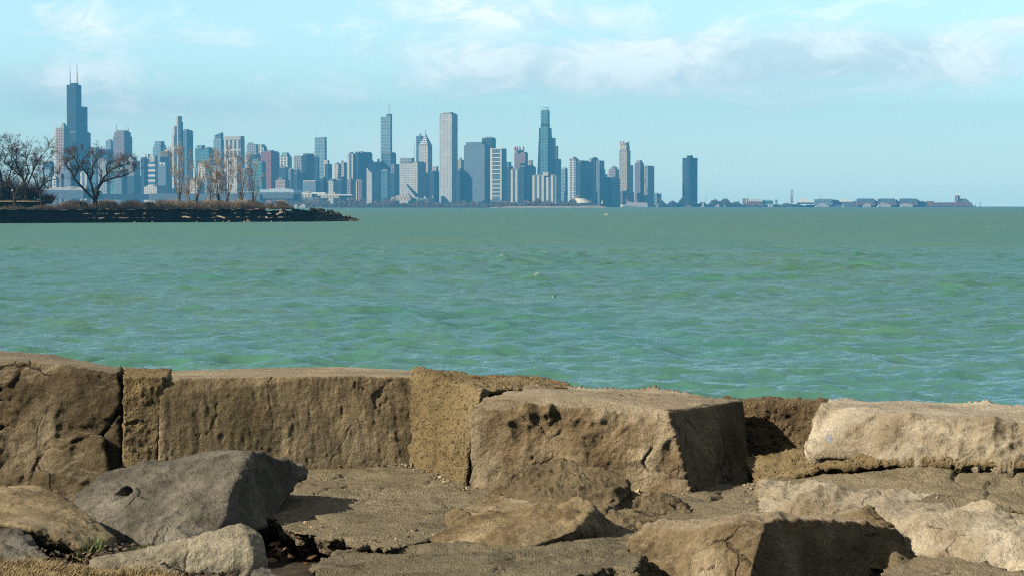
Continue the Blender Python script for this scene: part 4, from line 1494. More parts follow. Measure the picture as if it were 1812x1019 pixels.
# ------------------------------------------------------------------ the city across the lake
GR = math.radians(25)            # the street grid is turned 25 degrees from the view
E_W = Vector((-math.cos(GR), math.sin(GR), 0))     # along the sunlit south fronts, to the left
E_N = Vector((math.sin(GR), math.cos(GR), 0))      # along the shaded east fronts, away and right


def zat(y, d):
    return EYE + (HOR - y) / FPX * d


def prism_uv(name, foot, z0, z1, mat, parent, top=None, tops=None):
    """upright prism on a footprint with wall UVs in metres; tops: height of each corner"""
    me = bpy.data.meshes.new(name)
    n = len(foot)
    o = parent.location
    tf = top or foot
    tz = tops or [z1] * n
    vs = [(p[0] - o.x, p[1] - o.y, z0 - o.z) for p in foot] + [(p[0] - o.x, p[1] - o.y, tz[k] - o.z) for k, p in enumerate(tf)]
    fs = [(k, (k + 1) % n, n + (k + 1) % n, n + k) for k in range(n)] + [tuple(range(n, 2 * n))]
    me.from_pydata(vs, [], fs)
    uv = me.uv_layers.new(name='UVMap')
    u, us = 0.0, []
    for k in range(n):
        ln = math.hypot(foot[(k + 1) % n][0] - foot[k][0], foot[(k + 1) % n][1] - foot[k][1])
        us.append((u, u + ln))
        u += ln
    li = 0
    for k in range(n):
        a, b = us[k]
        for q in ((a, z0), (b, z0), (b, tz[(k + 1) % n]), (a, tz[k])):
            uv.data[li].uv = q
            li += 1
    for k in range(n):
        uv.data[li].uv = (0.1, 0.1)
        li += 1
    me.materials.append(mat)
    ob = bpy.data.objects.new(name, me)
    COL.objects.link(ob)
    ob.parent = parent
    return ob


def foot_of(xl, xm, xr, d):
    """footprint of a block on the grid whose left edge, near corner and right edge stand at those columns"""
    m = Vector(((xm - CX) / FPX * d, d, 0))

    def reach(e, px):
        t = (px - CX) / FPX
        den = e.x - t * e.y
        return max(1.0, (t * m.y - m.x) / den)
    sw = min(160, reach(E_W, xl)) if xm > xl else 12
    sn = min(160, reach(E_N, xr)) if xr > xm else 12
    sn = max(sn, 14)
    sw = max(sw, 14)
    w_ = m + E_W * sw
    n_ = m + E_N * sn
    return [tuple(w_), tuple(m), tuple(n_), tuple(w_ + E_N * sn)]


def inset(f, k):
    c = [sum(p[i] for p in f) / len(f) for i in (0, 1)]
    return [(c[0] + (p[0] - c[0]) * k, c[1] + (p[1] - c[1]) * k, 0) for p in f]


MF = {
    'tan': facade('tan_stone_front', (0.62, 0.52, 0.39), (0.10, 0.12, 0.14), 9, 9, 0.58, 0.5),
    'cream': facade('cream_stone_front', (0.74, 0.68, 0.54), (0.14, 0.15, 0.16), 10, 9, 0.6, 0.55),
    'white': facade('white_striped_front', (0.80, 0.79, 0.74), (0.08, 0.12, 0.17), 13, 9, 0.5, 0.25),
    'grey': facade('grey_concrete_front', (0.42, 0.42, 0.42), (0.08, 0.11, 0.14), 9, 8, 0.5, 0.45),
    'pale': facade('pale_grey_front', (0.66, 0.65, 0.60), (0.22, 0.25, 0.28), 7, 8, 0.6, 0.45),
    'dark': facade('dark_steel_front', (0.035, 0.035, 0.04), (0.02, 0.03, 0.045), 9, 12, 0.35, 0.3),
    'navy': facade('navy_glass_front', (0.05, 0.065, 0.09), (0.025, 0.05, 0.085), 10, 10, 0.3, 0.35, 0.2),
    'blue': facade('blue_glass_front', (0.16, 0.22, 0.27), (0.06, 0.14, 0.20), 14, 10, 0.22, 0.3, 0.12, 0.7),
    'sky': facade('pale_blue_glass_front', (0.34, 0.43, 0.47), (0.14, 0.26, 0.33), 12, 12, 0.2, 0.28, 0.10, 0.8),
    'teal': facade('teal_glass_front', (0.15, 0.27, 0.29), (0.05, 0.19, 0.22), 14, 11, 0.2, 0.3, 0.12, 0.7),
    'brown': facade('brown_stone_front', (0.34, 0.25, 0.21), (0.07, 0.07, 0.08), 10, 9, 0.5, 0.35),
    'pink': facade('pinkish_stone_front', (0.50, 0.38, 0.33), (0.11, 0.11, 0.13), 9, 10, 0.55, 0.4),
    'red': facade('red_painted_front', (0.36, 0.13, 0.115), (0.19, 0.08, 0.075), 9, 9, 0.45, 0.45),
    'redshade': facade('dark_red_front', (0.12, 0.04, 0.05), (0.05, 0.03, 0.04), 9, 9, 0.45, 0.45),
    'bands': facade('banded_white_front', (0.76, 0.77, 0.76), (0.06, 0.12, 0.19), 60, 17, 0.10, 0.42),
    'stripes': facade('vertical_striped_front', (0.72, 0.68, 0.58), (0.07, 0.10, 0.14), 17, 200, 0.45, 0.03),
    'ribbed': facade('fine_ribbed_white_front', (0.72, 0.71, 0.66), (0.34, 0.36, 0.38), 5.5, 60, 0.6, 0.04),
    'purple': facade('mauve_granite_front', (0.33, 0.25, 0.25), (0.12, 0.11, 0.13), 8, 9, 0.55, 0.4),
    'slate': facade('blue_grey_front', (0.20, 0.25, 0.31), (0.12, 0.17, 0.23), 7, 7, 0.45, 0.4, 0.3),
    'brick': facade('brick_front', (0.38, 0.19, 0.13), (0.06, 0.06, 0.07), 7, 7, 0.6, 0.5),
}
M_roof = plain('grey_roof', (0.30, 0.30, 0.29), 0.9, 0.2, 0.3, 0.05)
M_white = plain('white_roof', (0.82, 0.82, 0.79), 0.7, 0.2, 0.15, 0.05)
M_mast = plain('white_mast', (0.72, 0.72, 0.70), 0.5, 0.3, 0.1)
M_darkmast = plain('dark_mast', (0.12, 0.13, 0.15), 0.5)
M_green = plain('green_copper', (0.20, 0.38, 0.30), 0.7)
M_lead = plain('lead_grey', (0.20, 0.24, 0.29), 0.6)
CITY = 'city buildings along the skyline'


def mast(parent, px, y0, y1, d, r, mat=None, name='antenna'):
    t = Tubes()
    o = parent.location
    a = Vector(((px - CX) / FPX * d, d, zat(y0, d))) - o
    b = Vector(((px - CX) / FPX * d, d, zat(y1, d))) - o
    t.tube([a, a.lerp(b, 0.5), b], [r, r * 0.75, r * 0.4], 6)
    return link(name, t.mesh(name), mat or M_mast, parent)


def bld(name, label, cat, d, tiers, masts=(), group=CITY):
    """tiers: (part, material, xl, xm, xr, ytop[, ybottom[, shape]]), each a block of the tower"""
    t0 = tiers[0]
    f0 = foot_of(t0[2], t0[3], t0[4], d)
    root = empty(name, (f0[1][0], f0[1][1], 1.0))
    tag(root, label, cat, group)
    for k, t in enumerate(tiers):
        part, mk, xl, xm, xr, yt = t[:6]
        yb = t[6] if len(t) > 6 and t[6] is not None else None
        shape = t[7] if len(t) > 7 else None
        dd = d + 7.0 * k if xl >= t0[2] - 1 else d + 3 + k
        f = foot_of(xl, xm, xr, dd)
        z1 = zat(yt, dd)
        z0 = 1.0 if yb is None else zat(yb, dd)
        mat = MF.get(mk) if isinstance(mk, str) else mk
        tops, top = None, None
        if shape == 'pyramid':
            top = inset(f, 0.04)
        elif shape == 'hip':
            top = inset(f, 0.55)
        elif shape == 'taper':
            top = inset(f, 0.72)
        elif shape and shape[0] == 'slant':      # heights as photo rows for left, near, right and far corners
            tops = [zat(q, dd) for q in shape[1:]]
        elif shape and shape[0] == 'top':
            top = inset(f, shape[1])
        elif shape == 'octagon':
            f2 = []
            for i in range(4):
                a, b = Vector(f[i]), Vector(f[(i + 1) % 4])
                f2 += [tuple(a.lerp(b, 0.27)), tuple(a.lerp(b, 0.73))]
            f = f2
        elif shape == 'round':
            c = [sum(p[i] for p in f) / 4 for i in (0, 1)]
            r = (xr - xl) / 2 / FPX * dd
            cx = ((xl + xr) / 2 - CX) / FPX * (dd + r)
            f = [(cx + r * math.cos(a), dd + r + r * math.sin(a), 0) for a in [2 * PI * i / 20 for i in range(20)]]
        o_ = prism_uv(part, f, z0, z1, mat, root, top, tops)
        # roof cap set in from the edge
        if shape is None and (xr - xl) > 12 and k == 0:
            link('roof_cap', prism_mesh('roof_cap', inset(f, 0.86), z1 - 0.5, z1 + 3.5, root), M_roof, root)
    if len(tiers) == 1 and len(tiers[0]) == 6:          # lift houses and plant on a plain roof
        rg = random.Random(int(tiers[0][2] * 13))
        for _ in range(rg.choice((1, 2, 2))):
            a, b = rg.uniform(0.1, 0.5), rg.uniform(0.25, 0.45)
            q0, q1, q3 = Vector(f0[0]), Vector(f0[1]), Vector(f0[3])
            o3 = q0 + (q1 - q0) * a + (q3 - q0) * rg.uniform(0.2, 0.5)
            s1, s2 = (q1 - q0) * b, (q3 - q0) * 0.3
            z = zat(tiers[0][5], d)
            link('roof_plant', prism_mesh('roof_plant', [tuple(o3), tuple(o3 + s1), tuple(o3 + s1 + s2), tuple(o3 + s2)], z - 1, z + rg.uniform(5, 11), root), rg.choice((M_roof, M_lead, M_white)), root)
    for m_ in masts:
        mast(root, *m_)
    return root


def prism_mesh(name, foot, z0, z1, parent):
    o = parent.location
    n = len(foot)
    bm = bmesh.new()
    lo = [bm.verts.new((p[0] - o.x, p[1] - o.y, z0 - o.z)) for p in foot]
    hi = [bm.verts.new((p[0] - o.x, p[1] - o.y, z1 - o.z)) for p in foot]
    bm.faces.new(hi)
    bm.faces.new(lo[::-1])
    for k in range(n):
        bm.faces.new((lo[k], lo[(k + 1) % n], hi[(k + 1) % n], hi[k]))
    return bm_mesh(name, bm)


SK, OT, AP, LB = 'skyscraper', 'office_tower', 'apartment_tower', 'city_building'

# the far left group
bld(SK, 'tallest black stepped tower with two white antennas, behind the leaning tree', 'skyscraper', 9000,
    [('lower_tier', 'dark', 119, 135, 161.6, 235), ('middle_tier', 'dark', 121.5, 136, 156.2, 189, 236), ('shaft', 'dark', 119.6, 135.5, 145.6, 151, 236), ('roof_box', 'navy', 125.6, 134, 140.5, 148, 152)],
    [(125.6, 151, 120.5, 9040, 2.6), (138.0, 151, 114, 9040, 2.6), (125.6, 128, 116, 9041, 1.2), (138, 124, 110.5, 9041, 1.2)])
bld(SK, 'tan stone tower with a crown of turrets just left of the tallest black tower', 'skyscraper', 8700,
    [('shaft', 'pink', 100, 114.5, 124.5, 229), ('crown', 'pale', 107.5, 114, 120.5, 222.5, 229.5), ('crown_drum', 'pale', 110.5, 114, 117.5, 219, 223, 'round'), ('corner_shaft', 'cream', 99.4, 103.2, 104.6, 231)],
    [(101.5, 231, 226, 8720, 2), (121, 229, 225, 8720, 2)])
for args in (
    (LB, 'dark blue low block behind the left trees', 'building', 8900, [('body', 'navy', 78, 90, 97, 288.5)]),
    (LB, 'pale blue glass block with a white roof at the left of the turreted tower', 'building', 8000, [('body', 'sky', 70, 90, 96.5, 302), ('parapet', 'white', 71, 90, 95.8, 300.5, 303)]),
    (LB, 'small mauve brick block at the foot of the turreted tower', 'building', 7900, [('body', 'purple', 103, 109, 114, 308), ('penthouse', 'cream', 97, 103, 106, 305)]),
    (LB, 'stubby white round roofed hall left of the mauve brick block', 'building', 7700, [('body', 'white', 93, 100, 104, 317), ('dome', M_white, 95, 99, 103, 312, 318, 'hip')]),
    (OT, 'blue slab in front of the tallest black tower', 'office building', 8300, [('body', 'slate', 113, 126, 136, 288)]),
    (LB, 'cream striped block under the leaning tree branches', 'building', 7900, [('body', 'stripes', 142.5, 155, 160.5, 306), ('roof_plant', 'grey', 146, 154, 158, 303, 307)]),
    (OT, 'blue glass tower just right of the tallest black tower', 'office building', 8800, [('body', 'blue', 162, 171, 176.5, 262.6), ('wing', 'navy', 175, 190, 201, 265)]),
    (OT, 'faint pale tower peeping behind the wide blue slab', 'office building', 9600, [('body', 'sky', 188, 197, 203, 251)]),
    (LB, 'pale block among the leaning tree branches', 'building', 8300, [('body', 'grey', 174, 190, 200, 283)]),
    (AP, 'green tinted low tower behind the right branches of the leaning tree', 'apartment building', 8200, [('body', 'teal', 196, 212, 222, 293)]),
    (LB, 'grey round topped block right of the twin spired tower', 'building', 8400, [('body', 'grey', 222, 236, 249, 287), ('vault', 'slate', 225, 236, 246, 279, 288, 'hip')]),
    (LB, 'small dark block at the right foot of the leaning tree', 'building', 7900, [('body', 'navy', 226, 238, 250, 312)]),
    (AP, 'pale blue low block below the round topped one', 'apartment building', 8000, [('body', 'slate', 204, 216, 228, 303)]),
):
    bld(*args)
bld(SK, 'brown granite tower with two thin spires left of the middle gap', 'skyscraper', 8900,
    [('shaft', 'purple', 201, 221, 235, 242), ('upper_tier', 'purple', 203, 221, 232.5, 234.5, 243), ('crown', 'brown', 207, 221, 229, 231.5, 235.5)], [(207, 234, 221, 8930, 1.6), (227.5, 234, 222, 8930, 1.6)])

# second group, around the tall slender tower
for args in (
    (SK, 'faint stepped blue tower with a notched top left of the slender white tower', 'skyscraper', 9500, [('lower_tier', 'sky', 271, 285, 296, 262), ('shaft', 'sky', 274.5, 285, 292, 250.5, 263), ('side_tier', 'sky', 272.5, 285, 294, 257, 263)]),
    (OT, 'white banded block with a stepped top right of the leaning tree', 'office building', 8300, [('body', 'bands', 252, 275, 281, 288), ('upper_tier', 'pale', 257, 274, 280, 276, 289), ('roof_plant', 'white', 255, 263, 267, 273.5, 289), ('left_wing', 'navy', 250.5, 256, 259, 279)]),
    (OT, 'brown grey slab behind the white banded block', 'office building', 9000, [('body', 'brown', 284, 297, 305.5, 270)]),
    (OT, 'dark blue block with a white top storey beside the slender white tower', 'office building', 8200, [('body', 'slate', 280, 294, 304, 294), ('top_storey', 'white', 283, 293, 296, 288, 295)]),
    (LB, 'low white block with a rounded roof left of the slim tan trees', 'building', 7400, [('body', 'pale', 255.5, 278, 297, 331), ('vault', M_white, 258, 272, 282, 328, 332, 'hip')]),
    (AP, 'tall narrow blue glass tower behind the slender white tower', 'apartment building', 8800, [('shaft', 'blue', 322, 331.5, 342.5, 232.5), ('roof_plant', 'navy', 328, 332, 335.5, 229.5, 233)]),
    (SK, 'very slender stepped tower with white fins, tallest of the left middle', 'skyscraper', 8500, [('shaft', 'stripes', 312, 319, 321.2, 206.5), ('left_tier', 'stripes', 308.6, 312.5, 314, 224), ('lower_left_tier', 'stripes', 306.2, 311, 313, 239), ('right_tier', 'navy', 317.5, 320.8, 324.3, 216.5), ('podium_tower', 'stripes', 316.5, 323, 325.5, 258)]),
    (AP, 'teal glass tower with a white roof box right of the slender white tower', 'apartment building', 8700, [('body', 'teal', 346, 370, 377.5, 263), ('roof_box', 'sky', 349, 358, 363.5, 257.5, 264), ('side_wing', 'navy', 374, 376, 378.5, 266)]),
    (AP, 'tan low tower in front of the teal glass tower', 'apartment building', 8000, [('body', 'cream', 351, 364, 367.5, 289.5)]),
    (SK, 'glass tower with a slanting blue crown beside the white striped slab', 'skyscraper', 8900, [('shaft', 'sky', 378.3, 392, 397, 247), ('crown', 'blue', 380.5, 392, 396, 235.5, 248, ('slant', 240, 235.5, 235.2, 239)), ('round_bay', 'white', 383.5, 388, 390, 247, None, 'round')]),
    (OT, 'broad white striped slab with a dark right side and signs along its top', 'office building', 8800, [('body', 'stripes', 397.2, 426.5, 433.6, 249), ('top_band', 'pale', 397.8, 426.2, 433.2, 241.5, 249.5)]),
    (OT, 'grey blue slab right of the white striped slab', 'office building', 9200, [('body', 'grey', 437, 454, 456, 257)]),
    (OT, 'white tower with a curved right shoulder above the red tower', 'office building', 9300, [('body', 'white', 455, 467, 473.5, 262), ('curved_top', 'white', 455.2, 464, 469.5, 256.2, 263), ('shoulder', 'white', 457, 467, 472, 258.5, 263)]),
    (OT, 'dark slab half hidden by the red tower', 'office building', 8900, [('body', 'navy', 441, 455, 462, 274)]),
    (AP, 'pale teal low tower in front of the dark slab', 'apartment building', 8100, [('body', 'teal', 446, 464, 471, 288), ('roof_plant', 'sky', 449, 456, 460, 282, 289)]),
    (LB, 'white low block between the tan trees', 'building', 7800, [('body', 'cream', 336, 350, 354, 319), ('rear_wing', 'grey', 351, 366, 378, 316)]),
    (LB, 'tan low block behind the tan grove', 'building', 7900, [('body', 'tan', 376, 390, 402, 306)]),
    (AP, 'grey tower behind the tan grove', 'apartment building', 8300, [('body', 'pale', 402, 420, 428, 279), ('roof_plant', 'grey', 406, 416, 422, 276, 280)]),
    (LB, 'low blue grey block at the right of the tan grove', 'building', 7900, [('body', 'slate', 428, 440, 449, 300)]),
):
    bld(*args)
rt = bld(OT, 'red tower with a dark right side, the only red one', 'office building', 8600, [('body', 'red', 461.8, 480.2, 495.3, 270)])
for args in (
    (OT, 'tower with white framed windows and a green pediment right of the red tower', 'office building', 8700, [('body', 'white', 495, 509, 516.8, 278), ('pediment', M_green, 496, 509, 515.5, 270.5, 278.5, 'hip')]),
    (OT, 'dark low block at the foot of the white framed tower', 'office building', 8300, [('body', 'navy', 494, 506, 510, 298)]),
    (LB, 'pinkish low brick block left of the stadium bowl', 'building', 7800, [('body', 'pink', 488, 505, 513.5, 320)]),
    (OT, 'pale grey slab left of the dark square tower', 'office building', 8900, [('body', 'grey', 520, 534, 538, 278)]),
    (OT, 'dark square tower left of the pale glass needle tower', 'office building', 8700, [('body', 'dark', 536, 543, 557.2, 275), ('roof_plant', 'navy', 536.5, 543, 555, 272.3, 276)]),
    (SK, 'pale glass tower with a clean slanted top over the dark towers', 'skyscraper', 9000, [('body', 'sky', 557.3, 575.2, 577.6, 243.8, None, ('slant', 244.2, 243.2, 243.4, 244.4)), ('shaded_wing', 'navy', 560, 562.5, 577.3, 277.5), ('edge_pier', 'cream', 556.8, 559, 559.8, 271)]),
    (OT, 'thin dark tower with a white tip right of the pale glass tower', 'office building', 8900, [('body', 'navy', 577.8, 581, 588, 291), ('left_pier', 'cream', 577.4, 580, 580.8, 284)]),
    (OT, 'dark tower with a steep pointed roof above the pinkish block', 'office building', 8400, [('body', 'navy', 520, 526, 535.5, 308), ('upper_tier', 'navy', 523, 527, 532.5, 302, 309), ('steep_roof', M_lead, 524, 527.5, 531, 294, 302.5, 'pyramid')]),
    (OT, 'dark block with a pale top between the brick block and the pointed roof', 'office building', 8500, [('body', 'slate', 509, 515, 524, 302)]),
    (LB, 'grey low block with a ring of columns at its top', 'building', 8000, [('body', 'slate', 536, 559, 568.5, 323), ('top_storey', 'cream', 537, 559, 567.8, 319.8, 323.5)]),
    (OT, 'dark low block right of the columned one', 'office building', 8100, [('body', 'navy', 567, 572, 579, 317)]),
    (OT, 'cream stone tower with a green pyramid roof', 'office building', 8800, [('body', 'cream', 591, 599, 604, 292), ('pyramid_roof', M_green, 592.5, 598.5, 603, 286.5, 292.5, 'pyramid')]),
    (OT, 'cream stone tower with a small round cupola', 'office building', 8850, [('body', 'tan', 602, 609, 614.5, 289.5), ('cupola', 'cream', 604, 606, 608, 284.5, 290, 'round')]),
    (OT, 'tall pale tower with white edges left of the big dark slab', 'office building', 8900, [('body', 'stripes', 615, 625, 632.5, 274)]),
    (OT, 'big dark slab left of the diamond roofed tower', 'office building', 8900, [('body', 'navy', 630, 634, 659.2, 270.8), ('roof_plant', 'grey', 639, 641, 645, 268.6, 271.5)]),
    (LB, 'low mauve block at the right of the domed museum', 'building', 8100, [('body', 'purple', 614, 621, 630, 321)]),
    (AP, 'brown apartment slab left of the diamond roofed tower', 'apartment building', 8200, [('body', 'brown', 629, 640, 649, 320), ('bright_pier', 'cream', 624, 632, 634, 322)]),
    (LB, 'jumble of pale low blocks below the green pyramid roof', 'building', 8100, [('body', 'pale', 579, 590, 598, 322), ('upper_tier', 'slate', 583, 590, 596, 317, 323)]),
    (OT, 'dark stepped block below the cupola tower', 'office building', 8300, [('body', 'navy', 597, 604, 617, 319), ('upper_tier', 'navy', 600, 604, 613, 313, 320)]),
    (OT, 'tan stone tower peeping behind the diamond roof', 'office building', 9000, [('body', 'tan', 664, 672, 675, 287)]),
):
    bld(*args)

# diamond roofed tower
d = 8500
f = foot_of(649, 658.5, 673.2, d)
rt = empty(OT, (f[1][0], f[1][1], 1.0))
tag(rt, 'tower with a sliced dark diamond shaped roof and a bright left face', 'office building', CITY)
prism_uv('body', f, 1.0, 0, MF['pale'], rt, None, [zat(298, d), zat(300, d), zat(312, d), zat(300, d)])
me = bpy.data.meshes.new('diamond_roof')
q = [Vector(((x - CX) / FPX * dd, dd, zat(y, dd))) - rt.location for x, y, dd in ((650.5, 297, d - 6), (657.5, 281.5, d + 60), (673.5, 299, d + 30), (665.5, 311.5, d - 22))]
q2 = [v_ + Vector((0.5, 4, -6)) for v_ in q]
me.from_pydata([tuple(v_) for v_ in q + q2], [], [(0, 1, 2, 3), (7, 6, 5, 4), (0, 4, 5, 1), (1, 5, 6, 2), (2, 6, 7, 3), (3, 7, 4, 0)])
link('diamond_roof', me, plain('dark_roof_glass', (0.03, 0.05, 0.08), 0.35), rt)

# centre
for args in (
    (SK, 'shining pale glass tower with a tall thin spire', 'skyscraper', 9000, [('lower_tier', 'blue', 674.8, 692, 701.3, 271.7), ('shaft', 'sky', 674, 691, 693.4, 207.3), ('roof_box', 'blue', 684, 691, 693, 202.6, 208)], [(688.7, 203, 180, 9040, 1.6)]),
    (OT, 'blue glass block below the spired glass tower', 'office building', 8400, [('body', 'blue', 675, 686, 691, 302.5), ('roof_plant', 'pale', 677, 685, 689, 300, 303)]),
    (OT, 'dark stepped block with a brown pointed top right of the spired tower', 'office building', 8500, [('body', 'navy', 691, 697, 707.2, 307), ('pointed_top', 'brown', 694, 698, 701.5, 291, 308, 'taper'), ('rear_slab', 'navy', 697, 700, 707, 291)]),
    (OT, 'big pale square tower with a shadow across its lower left', 'office building', 8600, [('body', 'pale', 707.3, 739.2, 754, 288), ('roof_box', 'grey', 708, 729, 733, 280, 288.5)], [(733, 288, 249, 8660, 1.6)]),
    (AP, 'plain pale blue tower behind the pointed stone tower', 'apartment building', 9200, [('body', 'blue', 736.5, 746, 748, 241.3)]),
    (OT, 'low dark blue block right of the pointed stone tower', 'office building', 8400, [('body', 'navy', 764, 768, 777.5, 304), ('roof_plant', 'tan', 767, 772, 776, 295, 305)]),
    (SK, 'very tall white tower with vertical ribs and a bright left face', 'skyscraper', 8600, [('shaft', 'ribbed', 777.5, 799.8, 810, 203), ('roof_plant', 'white', 783, 797, 803, 199.4, 203.5)]),
    (OT, 'tan tower in the gap right of the very tall white tower', 'office building', 9100, [('body', 'tan', 809, 816, 821, 283.5)]),
    (OT, 'dark block in the gap right of the very tall white tower', 'office building', 8500, [('body', 'navy', 809, 814, 821.5, 302)]),
    (OT, 'broad blue grey slab with a smooth reflecting face', 'office building', 8500, [('body', 'slate', 821, 857.6, 867, 257.6), ('roof_plant', 'slate', 824.5, 853, 860, 252, 258)]),
    (AP, 'dark bay fronted tower behind the broad blue grey slab', 'apartment building', 9100, [('body', 'navy', 852.6, 870, 877.5, 245.6), ('roof_plant', 'white', 859, 866, 870, 242.8, 246)]),
    (AP, 'dark block behind the white framed tower', 'apartment building', 8800, [('body', 'navy', 895, 901, 908.5, 296), ('roof_drum', 'teal', 898, 901, 905, 287, 297)]),
    (SK, 'mauve stone tower with four pale turrets on top', 'skyscraper', 9200, [('body', 'purple', 910, 929, 934.3, 271.4), ('crown', 'pink', 910.5, 923, 927, 266.5, 272)]),
    (OT, 'tan tapering tower right of the turreted mauve tower', 'office building', 9300, [('body', 'pink', 934, 941, 944, 284, None, ('top', 0.8))]),
    (AP, 'pale ribbed tower right of the white framed tower', 'apartment building', 8500, [('body', 'stripes', 903.7, 918, 920.5, 301)]),
    (AP, 'dark blue tower with pale piers between the pale ribbed tower and the wide ribbed block', 'apartment building', 8550, [('body', 'navy', 919.5, 927, 948.5, 296), ('roof_plant', 'slate', 924, 928, 945, 293, 297)]),
    (SK, 'dark tapering tower behind the tall teal glass tower', 'skyscraper', 9700, [('body', 'dark', 948.3, 966, 981.5, 226.5, None, ('top', 0.66))]),
    (SK, 'tall teal glass tower of three stepped stems with a crane on top', 'skyscraper', 8700, [('tall_stem', 'teal', 956.8, 969.5, 972.6, 196.8), ('middle_stem', 'teal', 966, 976, 983.2, 244.7), ('low_stem', 'teal', 974, 983, 993.2, 282)], [(969.5, 197, 189, 8740, 1.2, M_darkmast, 'crane_mast')]),
    (AP, 'thin dark tower just right of the teal glass tower', 'apartment building', 9200, [('body', 'slate', 983.3, 985, 987.6, 259)]),
    (AP, 'wide low block with white vertical ribs and a roof house', 'apartment building', 8300, [('body', 'stripes', 942, 984, 991.5, 311), ('roof_house', 'cream', 961, 970, 975, 305, 312)]),
    (AP, 'narrow pale tower right of the wide ribbed block', 'apartment building', 8700, [('body', 'sky', 993, 1000, 1004.5, 299), ('roof_plant', 'white', 995, 1000, 1003, 297, 300)]),
    (AP, 'white tower with a rounded roof house and a shadowed foot', 'apartment building', 8900, [('body', 'white', 1006, 1018.2, 1025.3, 283.5), ('roof_house', 'pale', 1006.5, 1014, 1023.5, 278, 284, 'hip')]),
    (AP, 'broad dark tower with stepped corners right of the white rounded one', 'apartment building', 8500, [('body', 'navy', 1023.5, 1027, 1048.3, 288), ('upper_tier', 'navy', 1027, 1029, 1041.5, 284.6, 289)]),
    (AP, 'white ribbed tower rising behind the broad dark tower', 'apartment building', 8800, [('body', 'stripes', 1041.6, 1056, 1059, 282.5)]),
    (AP, 'blue grey tower right of the white ribbed tower', 'apartment building', 8750, [('body', 'slate', 1058, 1061, 1069.3, 284.8), ('side_wing', 'blue', 1063, 1066, 1071, 300)]),
    (AP, 'brown stepped stone tower with a pointed top', 'apartment building', 9100, [('body', 'pink', 1076.5, 1089, 1095.5, 301), ('upper_tier', 'pink', 1081, 1087.5, 1092, 296, 302), ('crown', 'brown', 1084.5, 1088, 1090, 293.5, 297, 'pyramid')]),
    (OT, 'dark block in front of the brown stepped tower', 'office building', 8600, [('body', 'navy', 1078.5, 1083, 1097, 316.5)]),
    (AP, 'low teal block left of the brown stepped tower', 'apartment building', 8600, [('body', 'teal', 1069.5, 1074, 1079, 314)]),
    (SK, 'tall cream stone tower with setbacks and a turreted top', 'skyscraper', 9200, [('shaft', 'tan', 1095, 1109, 1115.5, 267), ('upper_tier', 'cream', 1096.2, 1108, 1114, 258, 268), ('crown', 'tan', 1096.8, 1107, 1113.2, 253, 259), ('lower_wing', 'tan', 1098, 1114, 1120.5, 293)], [(1097.6, 253, 250.8, 9230, 4, M_lead, 'turret'), (1112.6, 253, 251.2, 9230, 4, M_lead, 'turret'), (1103, 253, 250.6, 9230, 4, M_lead, 'turret')]),
    (OT, 'dark block at the foot of the tall cream tower', 'office building', 8700, [('body', 'brown', 1097, 1101, 1122, 340.5)]),
    (AP, 'dark brown tower with a chamfered top right of the tall cream tower', 'apartment building', 8900, [('body', 'purple', 1122.6, 1133, 1139.5, 291), ('chamfered_top', 'purple', 1123, 1133, 1139, 284.3, 291.5, 'hip')]),
    (AP, 'square ribbed tower with a white left edge at the right end of the cluster', 'apartment building', 8900, [('body', 'grey', 1143, 1146, 1157.6, 295.6), ('left_wing', 'sky', 1138.5, 1145, 1146.5, 297)]),
    (AP, 'faint pair of pale blue towers by the shore trees', 'apartment building', 9800, [('body', 'sky', 1158.6, 1162, 1164, 342), ('right_tower', 'sky', 1164.5, 1168, 1170, 343)]),
):
    bld(*args)

# pointed stone tower
d = 8700
rt = bld(SK, 'pointed stone tower with a steep spired top left of the very tall white tower', 'skyscraper', d,
         [('shaft', 'pale', 741.3, 757.5, 765, 258), ('pointed_roof', 'slate', 742, 757, 764.5, 236.5, 257.5, 'pyramid'), ('lower_wing', 'slate', 745, 755, 766, 312)], [(753.3, 240, 229.5, 8735, 1.4, M_darkmast, 'spire')])
# white framed tower: dark glass crossed by white belts
d = 8400
f = foot_of(868, 888, 896.5, d)
rt = empty(SK, (f[1][0], f[1][1], 1.0))
tag(rt, 'tower with a white frame of ladder like belts on its front', 'skyscraper', CITY)
prism_uv('body', f, 1.0, zat(263.5, d), MF['blue'], rt)
fb = Vector((-math.sin(GR), -math.cos(GR), 0)) * 2.5
M_frame = plain('white_frame', (0.78, 0.75, 0.66), 0.6)
sp = Vector(f[0]) - Vector(f[1])


def belt(name, a, b, y0, y1):
    p0, p1 = Vector(f[1]) + sp * a, Vector(f[1]) + sp * b
    link(name, prism_mesh(name, [tuple(p1 + fb), tuple(p0 + fb), tuple(p0 + fb * 0.02), tuple(p1 + fb * 0.02)], zat(y1, d), zat(y0, d), rt), M_frame, rt)


belt('corner_pier', 0.0, 0.11, 262.8, 354)
belt('corner_pier', 0.80, 1.0, 262.8, 354)
for y in (263, 271.5, 279, 286, 293, 300, 307, 318, 325.5, 332.5, 339.5, 346.5):
    belt('belt', 0.12, 0.79, y, y + 1.9)
